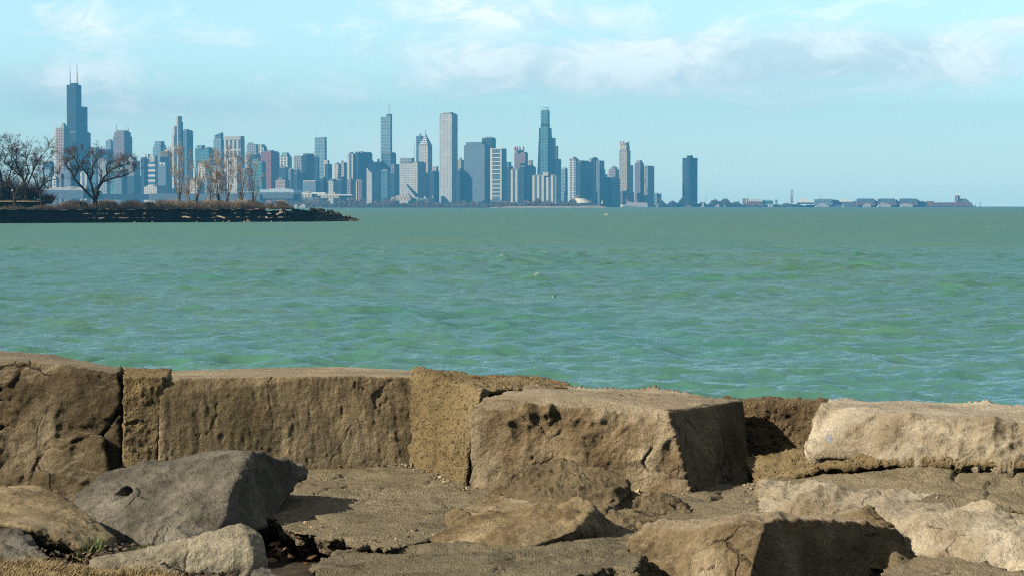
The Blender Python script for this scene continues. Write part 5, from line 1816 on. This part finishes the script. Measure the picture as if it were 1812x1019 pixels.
# turrets of the mauve tower
for o in list(COL.objects):
    if o.get('label') == 'mauve stone tower with four pale turrets on top':
        for px in (911.3, 915, 919.5, 926):
            tt = Tubes()
            a = Vector(((px - CX) / FPX * 9206, 9206, zat(267, 9206))) - o.location
            tt.tube([a, a + Vector((0, 0, 10)), a + Vector((0, 0, 17))], [4, 4, 0.4], 8)
            link('turret', tt.mesh('turret'), MF['pink'], o)
    if o.get('label', '').startswith('tall teal glass tower'):
        tt = Tubes()
        a = Vector(((969.8 - CX) / FPX * 8740, 8740, zat(192.5, 8740))) - o.location
        tt.tube([a + Vector((4, 0, 1)), a + Vector((-28, 0, 4))], [0.8, 0.5], 4)
        link('crane_jib', tt.mesh('crane_jib'), M_darkmast, o)
        link('plant_belt', prism_mesh('plant_belt', [tuple(Vector(p) + Vector((0, 0, 0))) for p in inset(foot_of(956.8, 969.5, 972.6, 8700), 1.03)], zat(224, 8700), zat(220.5, 8700), o), plain('dark_louvres', (0.03, 0.05, 0.07), 0.6), o)

# lone dark curved tower
d = 9300
xs = [1207, 1213, 1221, 1229, 1235.5]
r = (1235.5 - 1207) / 2 / FPX * d
cx = (1221.2 - CX) / FPX * d
rt = empty(SK, (cx, d + r, 1.0))
tag(rt, 'lone dark curved tower standing apart from the cluster', 'skyscraper', CITY)
ft = []
for k in range(36):
    a = 2 * PI * k / 36
    rr = r * (0.86 + 0.14 * math.cos(3 * (a - 0.35)))
    ft.append((cx + rr * 1.02 * math.cos(a), d + r + rr * math.sin(a), 0))
prism_uv('shaft', ft, 1.0, zat(280, d), facade('dark_curved_glass', (0.035, 0.045, 0.06), (0.02, 0.035, 0.055), 9, 11, 0.25, 0.35, 0.22, 0.5, 0.8), rt)
prism_uv('roof_drum', inset(ft, 0.42), zat(280.5, d), zat(275.8, d), MF['dark'], rt)

# low shore buildings ------------------------------------------------------------
def low(name, label, cat, d, parts, group=None):
    root = empty(name, ((parts[0][2] - CX) / FPX * d, d, 1.0))
    tag(root, label, cat, group)
    for k, (part, mat, x0, x1, y0, y1, dep) in enumerate(parts[:]):
        dd = d + (k * 3.0)
        shape = None
        if isinstance(dep, tuple):
            dep, shape = dep
        a, b = (x0 - CX) / FPX * dd, (x1 - CX) / FPX * dd
        ff = [(a, dd + 0.25 * (b - a) * 0.3 + 6, 0), (a + (b - a) * 0.02, dd + 4, 0), (b, dd, 0), (b + 0.1 * dep, dd + dep, 0), (a + 0.1 * dep, dd + dep + 8, 0)]
        top = inset(ff, shape) if shape else None
        if shape == 'vault':
            top = None
        z0 = zat(y1, dd)
        m_ = MF[mat] if isinstance(mat, str) else mat
        prism_uv(part, ff, max(0.5, z0), zat(y0, dd), m_, root, top)
    return root


M_museum = facade('cream_museum_front', (0.80, 0.74, 0.60), (0.35, 0.32, 0.27), 9, 60, 0.55, 0.35)
M_steelroof = plain('pale_blue_steel', (0.45, 0.58, 0.66), 0.4, 0.5)
low('convention_hall', 'long low hall with a flat white roof behind the leaning tree', 'building', 6800, [('wall', 'slate', 62, 148, 337, 352, 120), ('white_roof', M_white, 60, 152, 332.2, 337.2, 140), ('glass_wing', 'navy', 139, 166, 338, 350, 90), ('white_end', M_white, 118, 138, 331, 337.5, 60), ('end_pier', M_white, 128, 141, 337.2, 347, 20)])
low('convention_hall', 'low dark hall with a thin white roof right of the leaning tree', 'building', 7000, [('wall', 'navy', 166, 262, 344, 354, 110), ('white_roof', M_white, 176, 243, 347, 350, 12)])
low('shed_row', 'low grey shed row behind the slim tan trees', 'building', 6900, [('wall', 'slate', 262, 460, 343, 356, 100), ('roof', M_roof, 264, 300, 345, 347, 30), ('white_roof', M_white, 380, 455, 339.5, 341, 60)])
low('stadium', 'wide stadium bowl with a curved pale blue rim', 'stadium', 6900, [('stand', 'slate', 459, 520, 341, 352, 120), ('bowl', M_steelroof, 458, 521.5, 335.6, 341.2, (130, 0.90)), ('glass_front', 'navy', 459, 528, 346, 354, 20), ('rim', M_white, 476, 512, 334.6, 335.8, (60, 0.9))])
low('museum', 'long cream museum wing with a low tiled roof left of the domed museum', 'museum', 7100, [('wall', M_museum, 534, 552, 343.5, 350, 60), ('roof', M_white, 528, 577, 341, 343.7, (80, 0.9)), ('attic', M_museum, 536, 549, 339.5, 341.2, 30)])
low('museum', 'cream classical museum with a raised middle block and a row of columns', 'museum', 6900, [('colonnade', M_museum, 567, 600, 346, 351.5, 60), ('roof', M_white, 560, 623.5, 344.6, 346.4, (80, 0.95)), ('end_pavilion', M_museum, 590, 600.5, 344.5, 352.5, 20), ('middle_block', M_museum, 581, 593, 341.2, 345, 50), ('east_wing', 'slate', 601, 619, 346.2, 350.5, 60)])
low('aquarium', 'low white aquarium with a stepped roof on the lakefront', 'aquarium', 6700, [('wall', M_museum, 691.5, 726, 349.5, 355.5, 60), ('upper_block', M_museum, 700, 725, 346.5, 350, 40), ('attic', M_museum, 711, 723, 344.8, 347, 30)])
low('glass_pavilion', 'low glass pavilion right of the white aquarium', 'pavilion', 6750, [('wall', 'sky', 726, 757, 351, 355.5, 40), ('roof', M_white, 741, 757, 352.5, 356, 15)])
for k, (px, y, r) in enumerate(((739, 350.5, 1.9), (752.5, 349.5, 2.2), (766, 349, 1.3))):
    bm = bmesh.new()
    bmesh.ops.create_uvsphere(bm, u_segments=12, v_segments=8, radius=r / FPX * 6720)
    ob = tag(link('white_dome', bm_mesh('white_dome', bm, True), M_white, None, tuple(P(px, y + r * 0.5, 6720))), ('white dome just right of the aquarium', 'larger white dome on the lakefront below the pointed stone tower', 'smallest white dome right of the other two')[k], 'dome', 'white domes on the lakefront')
# planetarium
d = 6700
rt = empty('planetarium', tuple(P(1030, 360, d)))
tag(rt, 'round planetarium with a brown copper dome and sloping stone base', 'planetarium')
for nm, px, y0, y1, r0, r1, m_ in (('stone_base', 1030, 360, 354, 19.5, 15, M_museum), ('terrace', 1026, 354.4, 351.5, 12, 9, M_museum), ('drum', 1024.5, 352, 349.5, 7.2, 7.0, plain('copper_drum', (0.20, 0.15, 0.13), 0.6))):
    t = Tubes()
    a, b = P(px, y0, d + 60) - rt.location, P(px, y1, d + 60) - rt.location
    t.tube([a, b, b + Vector((0, 0, 0.2))], [r0 / FPX * d, r1 / FPX * d, 0.1], 20)
    link(nm, t.mesh(nm, False), m_, rt)
bm = bmesh.new()
bmesh.ops.create_uvsphere(bm, u_segments=20, v_segments=12, radius=6.6 / FPX * d)
for v_ in bm.verts:
    v_.co.z *= 0.72
ob = link('dome', bm_mesh('dome', bm, True), plain('brown_copper_dome', (0.14, 0.11, 0.11), 0.5), rt)
ob.location = P(1024.5, 349.8, d + 60) - rt.location
# stone beacon right of the planetarium
rt = empty('beacon', tuple(P(1066, 361, 6700)))
tag(rt, 'small stone beacon tower on the point right of the planetarium', 'beacon')
t = Tubes()
t.tube([Vector((0, 0, 0)), Vector((0, 0, 4)), Vector((0, 0, 9))], [3.2, 2.2, 0.8], 8)
link('tower', t.mesh('tower'), M_museum, rt)
t = Tubes()
t.tube([Vector((0, 0, 9)), Vector((0, 0, 12))], [0.9, 0.7], 8)
link('lantern', t.mesh('lantern'), M_lead, rt)

# shore, park trees -----------------------------------------------------------------
M_shore = plain('shore_bank', (0.20, 0.17, 0.12), 0.95, 0.1, 0.5, 0.02)
M_revet = plain('stone_revetment', (0.36, 0.33, 0.27), 0.9, 0.1, 0.6, 0.05)


def strip(name, d, x0, x1, y, dep, mat, seed=1, kind='structure', label=None, wob=0.6):
    rg = random.Random(seed)
    v, f = [], []
    xs = np.arange(x0, x1 + 1, 6.0)
    for x in xs:
        e = min(1.0, (x - x0) / 18 + 0.1, (x1 - x) / 18 + 0.1)
        zt = zat(y + rg.uniform(-wob, wob), d) * 1.0
        for (dd, z) in ((0, -0.6), (3, max(0.4, zt * 0.7 * e)), (20, max(0.5, zt * e)), (dep, max(0.5, zt * e)), (dep + 20, -0.6)):
            v.append(((x - CX) / FPX * (d + dd), d + dd, z))
    for i in range(len(xs) - 1):
        for k in range(4):
            a = i * 5 + k
            f.append((a, a + 5, a + 6, a + 1))
    return tag(link(name, np_mesh(name, v, f), mat), label, None, None, kind)


strip('shore', 6600, -150, 1075, 363.2, 5000, M_shore)
strip('shore', 9150, 1040, 1730, 364.2, 900, M_shore, 2)
strip('breakwater', 6480, 620, 865, 365.6, 12, plain('dark_breakwater', (0.05, 0.05, 0.05), 0.9), 3, wob=0.3)
strip('breakwater', 6470, 865, 885, 365.6, 12, M_revet, 3, wob=0.2)
strip('breakwater', 6480, 885, 1078, 365.0, 14, M_revet, 4, wob=0.4)


def woods(name, d0, d1, x0, x1, ylo, yhi, n, seed, mat, label):
    """far wood: thousands of small twig tufts, densest low down"""
    rg = random.Random(seed)
    v, f = [], []
    for _ in range(n):
        x = rg.uniform(x0, x1)
        d = rg.uniform(d0, d1)
        hump = 0.55 + 0.25 * math.sin(x * 0.09 + seed) + 0.2 * math.sin(x * 0.31 + seed * 2)
        y = ylo - (ylo - yhi) * hump * rg.random() ** 1.2
        p = P(x, y, d)
        s = rg.uniform(0.8, 2.2) * (d / 6700)
        a = [Vector((rg.gauss(0, 1), rg.gauss(0, 1), rg.gauss(0, 1))) * s for _ in range(3)]
        b = len(v)
        v += [tuple(p + q) for q in a]
        f.append((b, b + 1, b + 2))
    return tag(link(name, np_mesh(name, v, f, False), mat), label, None, None, 'stuff')


M_wood = leafmat('bare_park_trees', [(0.12, 0.085, 0.075), (0.20, 0.145, 0.12), (0.27, 0.20, 0.155), (0.10, 0.09, 0.10)])
M_wood2 = leafmat('dark_park_trees', [(0.10, 0.08, 0.08), (0.16, 0.125, 0.11), (0.23, 0.18, 0.15)])
woods('far_woods', 6560, 6690, -60, 540, 365, 351, 9000, 1, M_wood2, 'bare mauve park trees on the far shore behind the spit')
woods('far_woods', 6560, 6690, 520, 700, 365, 349, 8000, 2, M_wood, 'bare mauve park trees on the far shore below the museums')
woods('far_woods', 6560, 6680, 700, 905, 365, 355, 6500, 3, M_wood, 'low bare trees on the far shore below the very tall white tower')
woods('far_woods', 6560, 6680, 900, 1020, 365, 352, 7000, 4, M_wood, 'tan and mauve bare trees on the far shore left of the planetarium')
woods('far_woods', 9000, 9120, 1165, 1212, 366, 348, 4500, 5, M_wood2, 'dark trees on the shore left of the lone dark tower')
woods('far_woods', 9000, 9120, 1225, 1320, 366, 352, 7000, 6, M_wood2, 'dark trees on the shore right of the lone dark tower')
woods('far_woods', 9000, 9120, 1060, 1180, 366.5, 359, 3500, 7, M_wood2, 'dim trees along the shore behind the white ship')
woods('far_woods', 9100, 9200, 1320, 1445, 366.5, 360, 3000, 8, M_wood2, 'low trees at the foot of the ferris wheel')


# ships and boats ---------------------------------------------------------------
M_hullblue = plain('navy_hull', (0.06, 0.08, 0.12), 0.5)
M_redstack = plain('red_funnel', (0.5, 0.12, 0.09), 0.5)


def boat(name, label, d, x0, x1, yw, decks, extras=(), group=None, hullmat=None):
    """decks: (part, x0, x1, ytop, ybottom)"""
    L = (x1 - x0) / FPX * d
    root = empty(name, ((x0 + x1) / 2 * d / FPX - CX * d / FPX, d, 0))
    tag(root, label, 'boat', group)
    o = root.location
    hb_ = zat(yw, d)
    zt = zat(decks[0][4], d)
    B = min(12, L * 0.14)
    bm = bmesh.new()
    hull_bm(bm, [Vector(q) for q in ((-L * .47, 0, -1), (-L * .44, -B * .4, 0), (-L * .44, B * .4, 0), (L * .44, -B * .5, -1), (L * .44, B * .5, -1), (-L * .5, 0, zt * 1.15), (-L * .38, -B * .6, zt), (-L * .38, B * .6, zt), (L * .48, -B * .55, zt), (L * .48, B * .55, zt))])
    link('hull', bm_mesh('hull', bm), hullmat or M_boatwhite, root)
    for part, a, b, y0, y1 in decks:
        bm = bmesh.new()
        xa, xb = (a - CX) / FPX * d - o.x, (b - CX) / FPX * d - o.x
        z0, z1 = zat(y1, d), zat(y0, d)
        hull_bm(bm, [Vector((x, s * B * .5, z)) for x, z in ((xa, z0), (xb, z0), (xa + (xb - xa) * .06, z1), (xb - (xb - xa) * .03, z1)) for s in (-1, 1)])
        link(part, bm_mesh(part, bm), MF['bands'] if part == 'window_deck' else M_boatwhite, root)
    for px, y0, y1, r, m_, nm in extras:
        t = Tubes()
        a, b = P(px, y0, d) - o, P(px, y1, d) - o
        t.tube([a, b], [r, r * 0.85], 8)
        link(nm, t.mesh(nm), m_, root)
    return root


boat('passenger_ship', 'long white passenger ship with two funnels moored by the shore', 8300, 1097, 1148, 366.5, [('main_deck', 1104, 1147, 361.5, 363.5), ('upper_deck', 1108, 1145, 359, 361.6), ('bridge', 1109, 1116, 357, 359.2)],
     [(1109.5, 358, 352.5, 2.2, plain('buff_funnel', (0.5, 0.42, 0.3), 0.5), 'funnel'), (1127.5, 359.5, 352.7, 2.6, M_redstack, 'funnel'), (1144, 361, 358, 1.0, M_mast, 'mast')])
FB = 'white excursion boats moored along the pier'
boat('excursion_boat', 'white excursion boat below the leftmost pier shed', 8800, 1526.5, 1541, 367, [('window_deck', 1528, 1540.5, 362.3, 364.8), ('upper_deck', 1530, 1539, 360.8, 362.5)], (), FB)
boat('excursion_boat', 'longest white excursion boat with a raised middle below the second pier shed', 8800, 1551, 1577, 367, [('window_deck', 1553, 1576, 362.6, 365), ('upper_deck', 1557, 1571, 360.8, 362.8), ('bridge', 1560, 1565, 359, 361)], (), FB)
boat('excursion_boat', 'white excursion boat below the third pier shed', 8800, 1592, 1615, 367, [('window_deck', 1593, 1614.5, 362.2, 365), ('upper_deck', 1597, 1609, 360.6, 362.4)], (), FB)
boat('excursion_boat', 'white tour boat with many tiers below the glass hall', 8800, 1441, 1467, 367.5, [('window_deck', 1443, 1466, 363.5, 366), ('upper_deck', 1449, 1462, 361.2, 363.7), ('bridge', 1453, 1458, 359.7, 361.4)], (), FB)
SB = 'small boats along the far shore'
for k, (a, b, dd, lab) in enumerate(((1161, 1164.5, 8700, 'small white cabin boat right of the passenger ship'), (1240, 1246, 8800, 'white cabin boat with a high wheelhouse below the lone dark tower'), (1265, 1273, 8800, 'white flat roofed boat right of the lone dark tower'),
                                     (1281, 1283, 8800, 'tiny white boat right of the flat roofed boat'), (1359, 1368, 8800, 'white boat left of the ferris wheel'), (1489, 1493, 8800, 'small white boat between the glass hall and the pier sheds'),
                                     (520, 527, 6430, 'small white boat at the far shore just beyond the rock pile'), (530, 541, 6430, 'larger white boat at the far shore beyond the rock pile'), (485, 491, 6430, 'white boat seen behind the last bare bush'))):
    boat('cabin_boat', lab, dd, a, b, 367.5, [('cabin', a + (b - a) * .3, b - (b - a) * .1, 362.2 if k != 1 else 359.5, 365.5)], (), SB)

# pier ---------------------------------------------------------------------------
M_shed = plain('grey_blue_shed_roof', (0.16, 0.22, 0.27), 0.6, 0.3, 0.3, 0.05)
M_brickp = MF['brick']
low('pier', 'long pier deck under the sheds at the right', 'pier', 9050, [('deck', M_lead, 1440, 1722, 363.2, 367, 60), ('brick_arcade', 'brick', 1505, 1635, 360.5, 363.5, 40)])
for k, (a, b) in enumerate(((1516, 1547), (1554, 1585), (1592, 1623))):
    low('pier_shed', ('leftmost grey pier shed with a sloping roof', 'middle grey pier shed with a sloping roof', 'rightmost grey pier shed with a sloping roof')[k], 'shed', 9000,
        [('wall', 'brick', a - 1, b + 1, 359.5, 364, 40), ('sloping_roof', M_shed, a, b, 352, 359.7, (46, 0.94)), ('stair_tower', M_white, b + 0.8, b + 6.5, 353, 356.5, 20), ('link_wall', 'navy', b + 0.6, b + 7, 356.4, 364, 24)], 'grey sheds on the pier')
low('pier_hall', 'glass hall on the pier behind the tiered tour boat', 'hall', 9050, [('wall', 'sky', 1441, 1473, 353, 364, 40), ('roof', M_white, 1446, 1469, 352, 353.2, 40), ('dark_wing', 'navy', 1471, 1482, 354, 364, 40)])
low('pier_hall', 'hall with a shallow white roof left of the pier sheds', 'hall', 9060, [('wall', 'slate', 1482, 1512, 357.5, 364, 40), ('roof', M_white, 1480, 1511, 353.2, 357.6, (60, 0.6)), ('brick_end', 'brick', 1510, 1517, 356, 364, 30)])
low('white_tent', 'white domed tent right of the ferris wheel', 'tent', 9070, [('wall', 'navy', 1411, 1441, 358.8, 361.5, 40), ('canopy', M_white, 1410, 1440, 352.2, 359, (60, 0.5))])
low('pier_hall', 'low hall with a long white roof and two brick end towers', 'hall', 9040, [('wall', 'brick', 1322, 1349, 357, 363, 40), ('roof', M_white, 1323, 1350, 352.8, 357.2, (40, 0.9)), ('end_tower', 'brick', 1314, 1319.5, 352, 362, 20), ('end_tower', 'brick', 1321.5, 1324.5, 351.5, 362, 20)])
low('pier_hall', 'greenish hall with an arched roof left of the ferris wheel', 'hall', 9045, [('wall', 'teal', 1348, 1368, 356.5, 362.5, 40), ('arched_roof', M_green, 1348.5, 1367.5, 354.2, 356.8, (50, 0.7)), ('corner_tower', 'slate', 1372, 1375.5, 353.8, 361, 12)])
rt = low('pier_ballroom', 'domed brick hall with twin pale towers at the end of the pier', 'hall', 9000, [('wall', 'brick', 1690, 1720, 359, 366, 40), ('dome_roof', plain('green_grey_dome', (0.13, 0.19, 0.19), 0.6), 1694, 1717, 352.2, 359.2, (50, 0.5)), ('tower', 'brick', 1690, 1693.5, 346.5, 362, 10), ('tower', 'brick', 1695, 1698.6, 346.5, 362, 10),
                                                                                                   ('tower_top', M_white, 1690.6, 1692.9, 342.6, 346.7, (8, 0.5)), ('tower_top', M_white, 1695.6, 1697.9, 342.6, 346.7, (8, 0.5))])
low('pier_terminal', 'long low brick arcade between the sheds and the domed hall', 'hall', 9010, [('wall', 'brick', 1651, 1690, 358.8, 366, 30), ('end_block', 'brick', 1640, 1652, 356.5, 366, 30), ('side_shed', 'slate', 1623, 1641, 357.5, 366, 24), ('sloped_roof', M_white, 1630, 1640, 356, 360, (14, 0.5))])

# ferris wheel seen nearly edge on
d = 9100
rt = empty('ferris_wheel', tuple(P(1401, 360.5, d)))
tag(rt, 'tall ferris wheel seen almost edge on beside the white tent', 'ferris wheel')
R_ = 10.6 / FPX * d
hub = Vector((0, 0, R_ + 6))
ex = Vector((0.30, 0.954, 0))
t = Tubes()
ring = [hub + (ex * math.cos(a) + Vector((0, 0, 1)) * math.sin(a)) * R_ for a in [2 * PI * k / 28 for k in range(29)]]
for off in (-1.6, 1.6):
    t.tube([p + Vector((0.954, -0.3, 0)) * off for p in ring], [0.6] * 29, 5)
link('rim', t.mesh('rim'), M_mast, rt)
t = Tubes()
for k in range(0, 28, 2):
    t.tube([hub, ring[k]], [0.35, 0.35], 4)
link('spokes', t.mesh('spokes'), M_mast, rt)
for s in (-1, 1):
    t = Tubes()
    for e in (-1, 1):
        t.tube([hub + Vector((0.954, -0.3, 0)) * 2.6 * s, ex * 9 * e + Vector((3.5 * s, 0, 0.5))], [0.9, 1.1], 5)
    link('leg', t.mesh('leg'), M_mast, rt)
gb = bmesh.new()
bmesh.ops.create_cube(gb, size=2.2)
gme = bm_mesh('gondola', gb)
gme.materials.append(M_boatwhite)
for k in range(0, 28, 2):
    o = bpy.data.objects.new('gondola', gme)
    COL.objects.link(o)
    o.parent = rt
    o.location = ring[k] + Vector((0, 0, -1.5))

# cranes and light posts
for px, y0, y1, dx, d_, lab in ((1246.5, 361, 345, 4.5, 9000, 'thin crane jib leaning right beside the lone dark tower'), (1449, 354, 346.5, 3.5, 9120, 'thin crane jib above the glass hall on the pier')):
    rt = empty('crane', tuple(P(px, y0, d_)))
    tag(rt, lab, 'crane')
    t = Tubes()
    t.tube([Vector((0, 0, 0)), P(px + dx, y1, d_) - rt.location], [0.7, 0.45], 5)
    link('jib', t.mesh('jib'), M_darkmast, rt)
    bm = bmesh.new()
    hull_bm(bm, [Vector((x * 2, y * 2, z * 3 - 0.5)) for x in (-1, 1) for y in (-1, 1) for z in (0, 1)])
    link('cab', bm_mesh('cab', bm), M_darkmast, rt)
for px, y1, lab in ((1726, 361, 'short harbour light post right of the domed hall'), (1734.5, 357, 'tall harbour light post at the far right of the pier')):
    rt = empty('light_post', tuple(P(px, 366.5, 8950)))
    tag(rt, lab, 'light post')
    t = Tubes()
    t.tube([Vector((0, 0, 0)), P(px, y1, 8950) - rt.location], [1.3, 0.7], 6)
    link('post', t.mesh('post'), M_lead, rt)
    bm = bmesh.new()
    hull_bm(bm, [Vector((x * 2.2, y * 2.2, z * 2.6)) for x in (-1, 1) for y in (-1, 1) for z in (0, 1)])
    link('base', bm_mesh('base', bm), M_lead, rt)
# ------------------------------------------------------------------ sun, sky, air
SUN_EL, SUN_A = math.radians(33), math.radians(25)
sv = Vector((-math.cos(SUN_EL) * math.cos(SUN_A), -math.cos(SUN_EL) * math.sin(SUN_A), math.sin(SUN_EL)))
sl = bpy.data.lights.new('sun', 'SUN')
sl.energy = 5.0
sl.angle = math.radians(0.5)
sl.color = (1.0, 0.89, 0.70)
so = bpy.data.objects.new('sun', sl)
COL.objects.link(so)
so.rotation_euler = sv.to_track_quat('Z', 'Y').to_euler()
so.location = (-20, -10, 30)

w = bpy.data.worlds.new('World')
S.world = w
w.use_nodes = True
nt = w.node_tree
nt.nodes.clear()


class WN(NT):
    def __init__(self, tree):
        self.t = tree


W = WN(nt)
wo = W.n('ShaderNodeOutputWorld')
bg = W.n('ShaderNodeBackground')
W.l(bg.outputs[0], wo.inputs[0])
sky = W.n('ShaderNodeTexSky')
sky.sky_type = 'NISHITA'
sky.sun_disc = False
sky.sun_elevation = SUN_EL
sky.sun_rotation = math.atan2(sv.x, sv.y)
sky.air_density = 1.0
sky.dust_density = 1.2
sky.ozone_density = 2.0
g = W.coord('Generated')
sx = W.n('ShaderNodeSeparateXYZ')
W.l(g, sx.inputs[0])
el = W.math('ABSOLUTE', sx.outputs[2])
cb = W.n('ShaderNodeCombineXYZ')
W.l(sx.outputs[0], cb.inputs[0])
W.l(sx.outputs[1], cb.inputs[1])
W.l(W.math('MAXIMUM', el, 0.002), cb.inputs[2])
W.l(cb.outputs[0], sky.inputs['Vector']) if 'Vector' in sky.inputs else None
col = sky.outputs[0]
# azimuth (radians from straight ahead) and elevation for the cloud field
az = W.math('ARCTAN2', sx.outputs[0], sx.outputs[1])
cv = W.n('ShaderNodeCombineXYZ')
W.l(az, cv.inputs[0])
W.l(W.math('MULTIPLY', el, 2.1), cv.inputs[1])
c1 = W.noise(W.mapping(cv.outputs[0], loc=(3.1, 0.4, 0)), 24, 11, 0.64, 0.45)
c2 = W.noise(W.mapping(cv.outputs[0], loc=(1.3, 2.4, 0)), 6.5, 4, 0.55)


def patch(azd, eld, wa, we, amt):
    """soft elliptical region of the sky where cloud gathers"""
    a = W.math('POWER', W.math('DIVIDE', W.math('SUBTRACT', az, azd), wa), 2.0)
    e = W.math('POWER', W.math('DIVIDE', W.math('SUBTRACT', el, eld), we), 2.0)
    return W.math('MULTIPLY', W.math('POWER', 2.718, W.math('MULTIPLY', W.math('ADD', a, e), -1.0)), amt)


def pxa(x):
    return math.atan((x - CX) / FPX)


def pxe(y):
    return math.sin(math.atan((HOR - y) / FPX))


field = None
for (x, y, wx, wy, amt) in ((135, 45, 60, 30, 0.36), (330, 75, 140, 26, 0.25), (60, 160, 170, 50, 0.34), (830, 22, 220, 60, 0.40), (860, 130, 170, 52, 0.42), (1180, 115, 250, 40, 0.52),
                            (1500, 88, 290, 44, 0.48), (1790, 52, 34, 14, 0.55), (1650, 125, 230, 36, 0.30), (350, 185, 300, 40, 0.24), (1240, 165, 320, 34, 0.20), (640, 90, 110, 20, 0.2), (1050, 35, 120, 16, 0.25)):
    p = patch(pxa(x), pxe(y), wx / FPX, wy / FPX, amt)
    field = p if field is None else W.math('ADD', field, p)
# above the frame broken cloud goes on
high = W.math('MULTIPLY', W.ramp(el, [(0.085, 0.0), (0.16, 1.0)]), 0.14)
field = W.math('ADD', field, high)
dens = W.math('ADD', W.math('MULTIPLY', W.math('SUBTRACT', c1, 0.5), 1.15), W.math('ADD', field, W.math('MULTIPLY', W.math('SUBTRACT', c2, 0.5), 0.35)))
cl = W.ramp(dens, [(0.08, 0.0), (0.26, 0.5), (0.50, 1.0)], 'EASE')
tint = W.ramp(el, SKY_RAMP if 'SKY_RAMP' in globals() else [(0.0, (2.95, 3.75, 4.1)), (0.02, (2.25, 2.78, 2.98)), (0.05, (1.55, 1.90, 2.02)), (0.085, (1.31, 1.52, 1.54)), (0.15, (0.42, 0.74, 0.95)), (0.45, (0.28, 0.48, 0.62)), (0.8, (0.09, 0.09, 0.085)), (1.0, (0.09, 0.09, 0.085))])
skyc = W.mix(1.0, col, tint, 'MULTIPLY')
# the sky is palest ahead, towards the water and the city, and dimmed to the sides and behind to cut fill light
skyc = W.mix(1.0, skyc, W.ramp(W.math('DIVIDE', W.math('ABSOLUTE', az), PI), [(0.0, 1.0), (0.11, 1.0), (0.30, 0.13), (1.0, 0.12)]), 'MULTIPLY')
cloudc = W.mix(W.ramp(c1, [(0.42, 0.0), (0.60, 1.0)]), (5.6, 6.6, 6.7), (8.8, 9.0, 8.6))
W.l(W.mix(W.math('MULTIPLY', cl, 0.85), skyc, cloudc), bg.inputs[0])
bg.inputs[1].default_value = 0.15

# air between the shore and the city
hb = bmesh.new()
bmesh.ops.create_cube(hb, size=1.0)
for v in hb.verts:
    v.co = Vector((v.co.x * 29000, v.co.y * 29000, -3.0 if v.co.z < 0 else 575.0))
hz = NT('haze')
hz.t.nodes.remove(hz.b)
pv = hz.n('ShaderNodeVolumePrincipled')
pv.inputs['Color'].default_value = (0.115, 0.53, 1.0, 1)
pv.inputs['Density'].default_value = 0.000090
pv.inputs['Anisotropy'].default_value = 0.0
hz.l(pv.outputs[0], hz.out.inputs['Volume'])
tag(link('haze', bm_mesh('haze', hb), hz.m), 'pale blue haze over the lake and the city', None, None, 'stuff')

S.view_settings.view_transform = 'Standard'
S.view_settings.look = 'None'
S.view_settings.gamma = 1.0
S.view_settings.exposure = 0.4
S.cycles.use_denoising = False
S.cycles.use_adaptive_sampling = False
S.cycles.pixel_filter_type = 'BLACKMAN_HARRIS'
S.cycles.filter_width = 1.15
S.cycles.max_bounces = 3
S.cycles.diffuse_bounces = 0
S.cycles.volume_bounces = 0
S.cycles.transparent_max_bounces = 4
S.cycles.sample_clamp_indirect = 4
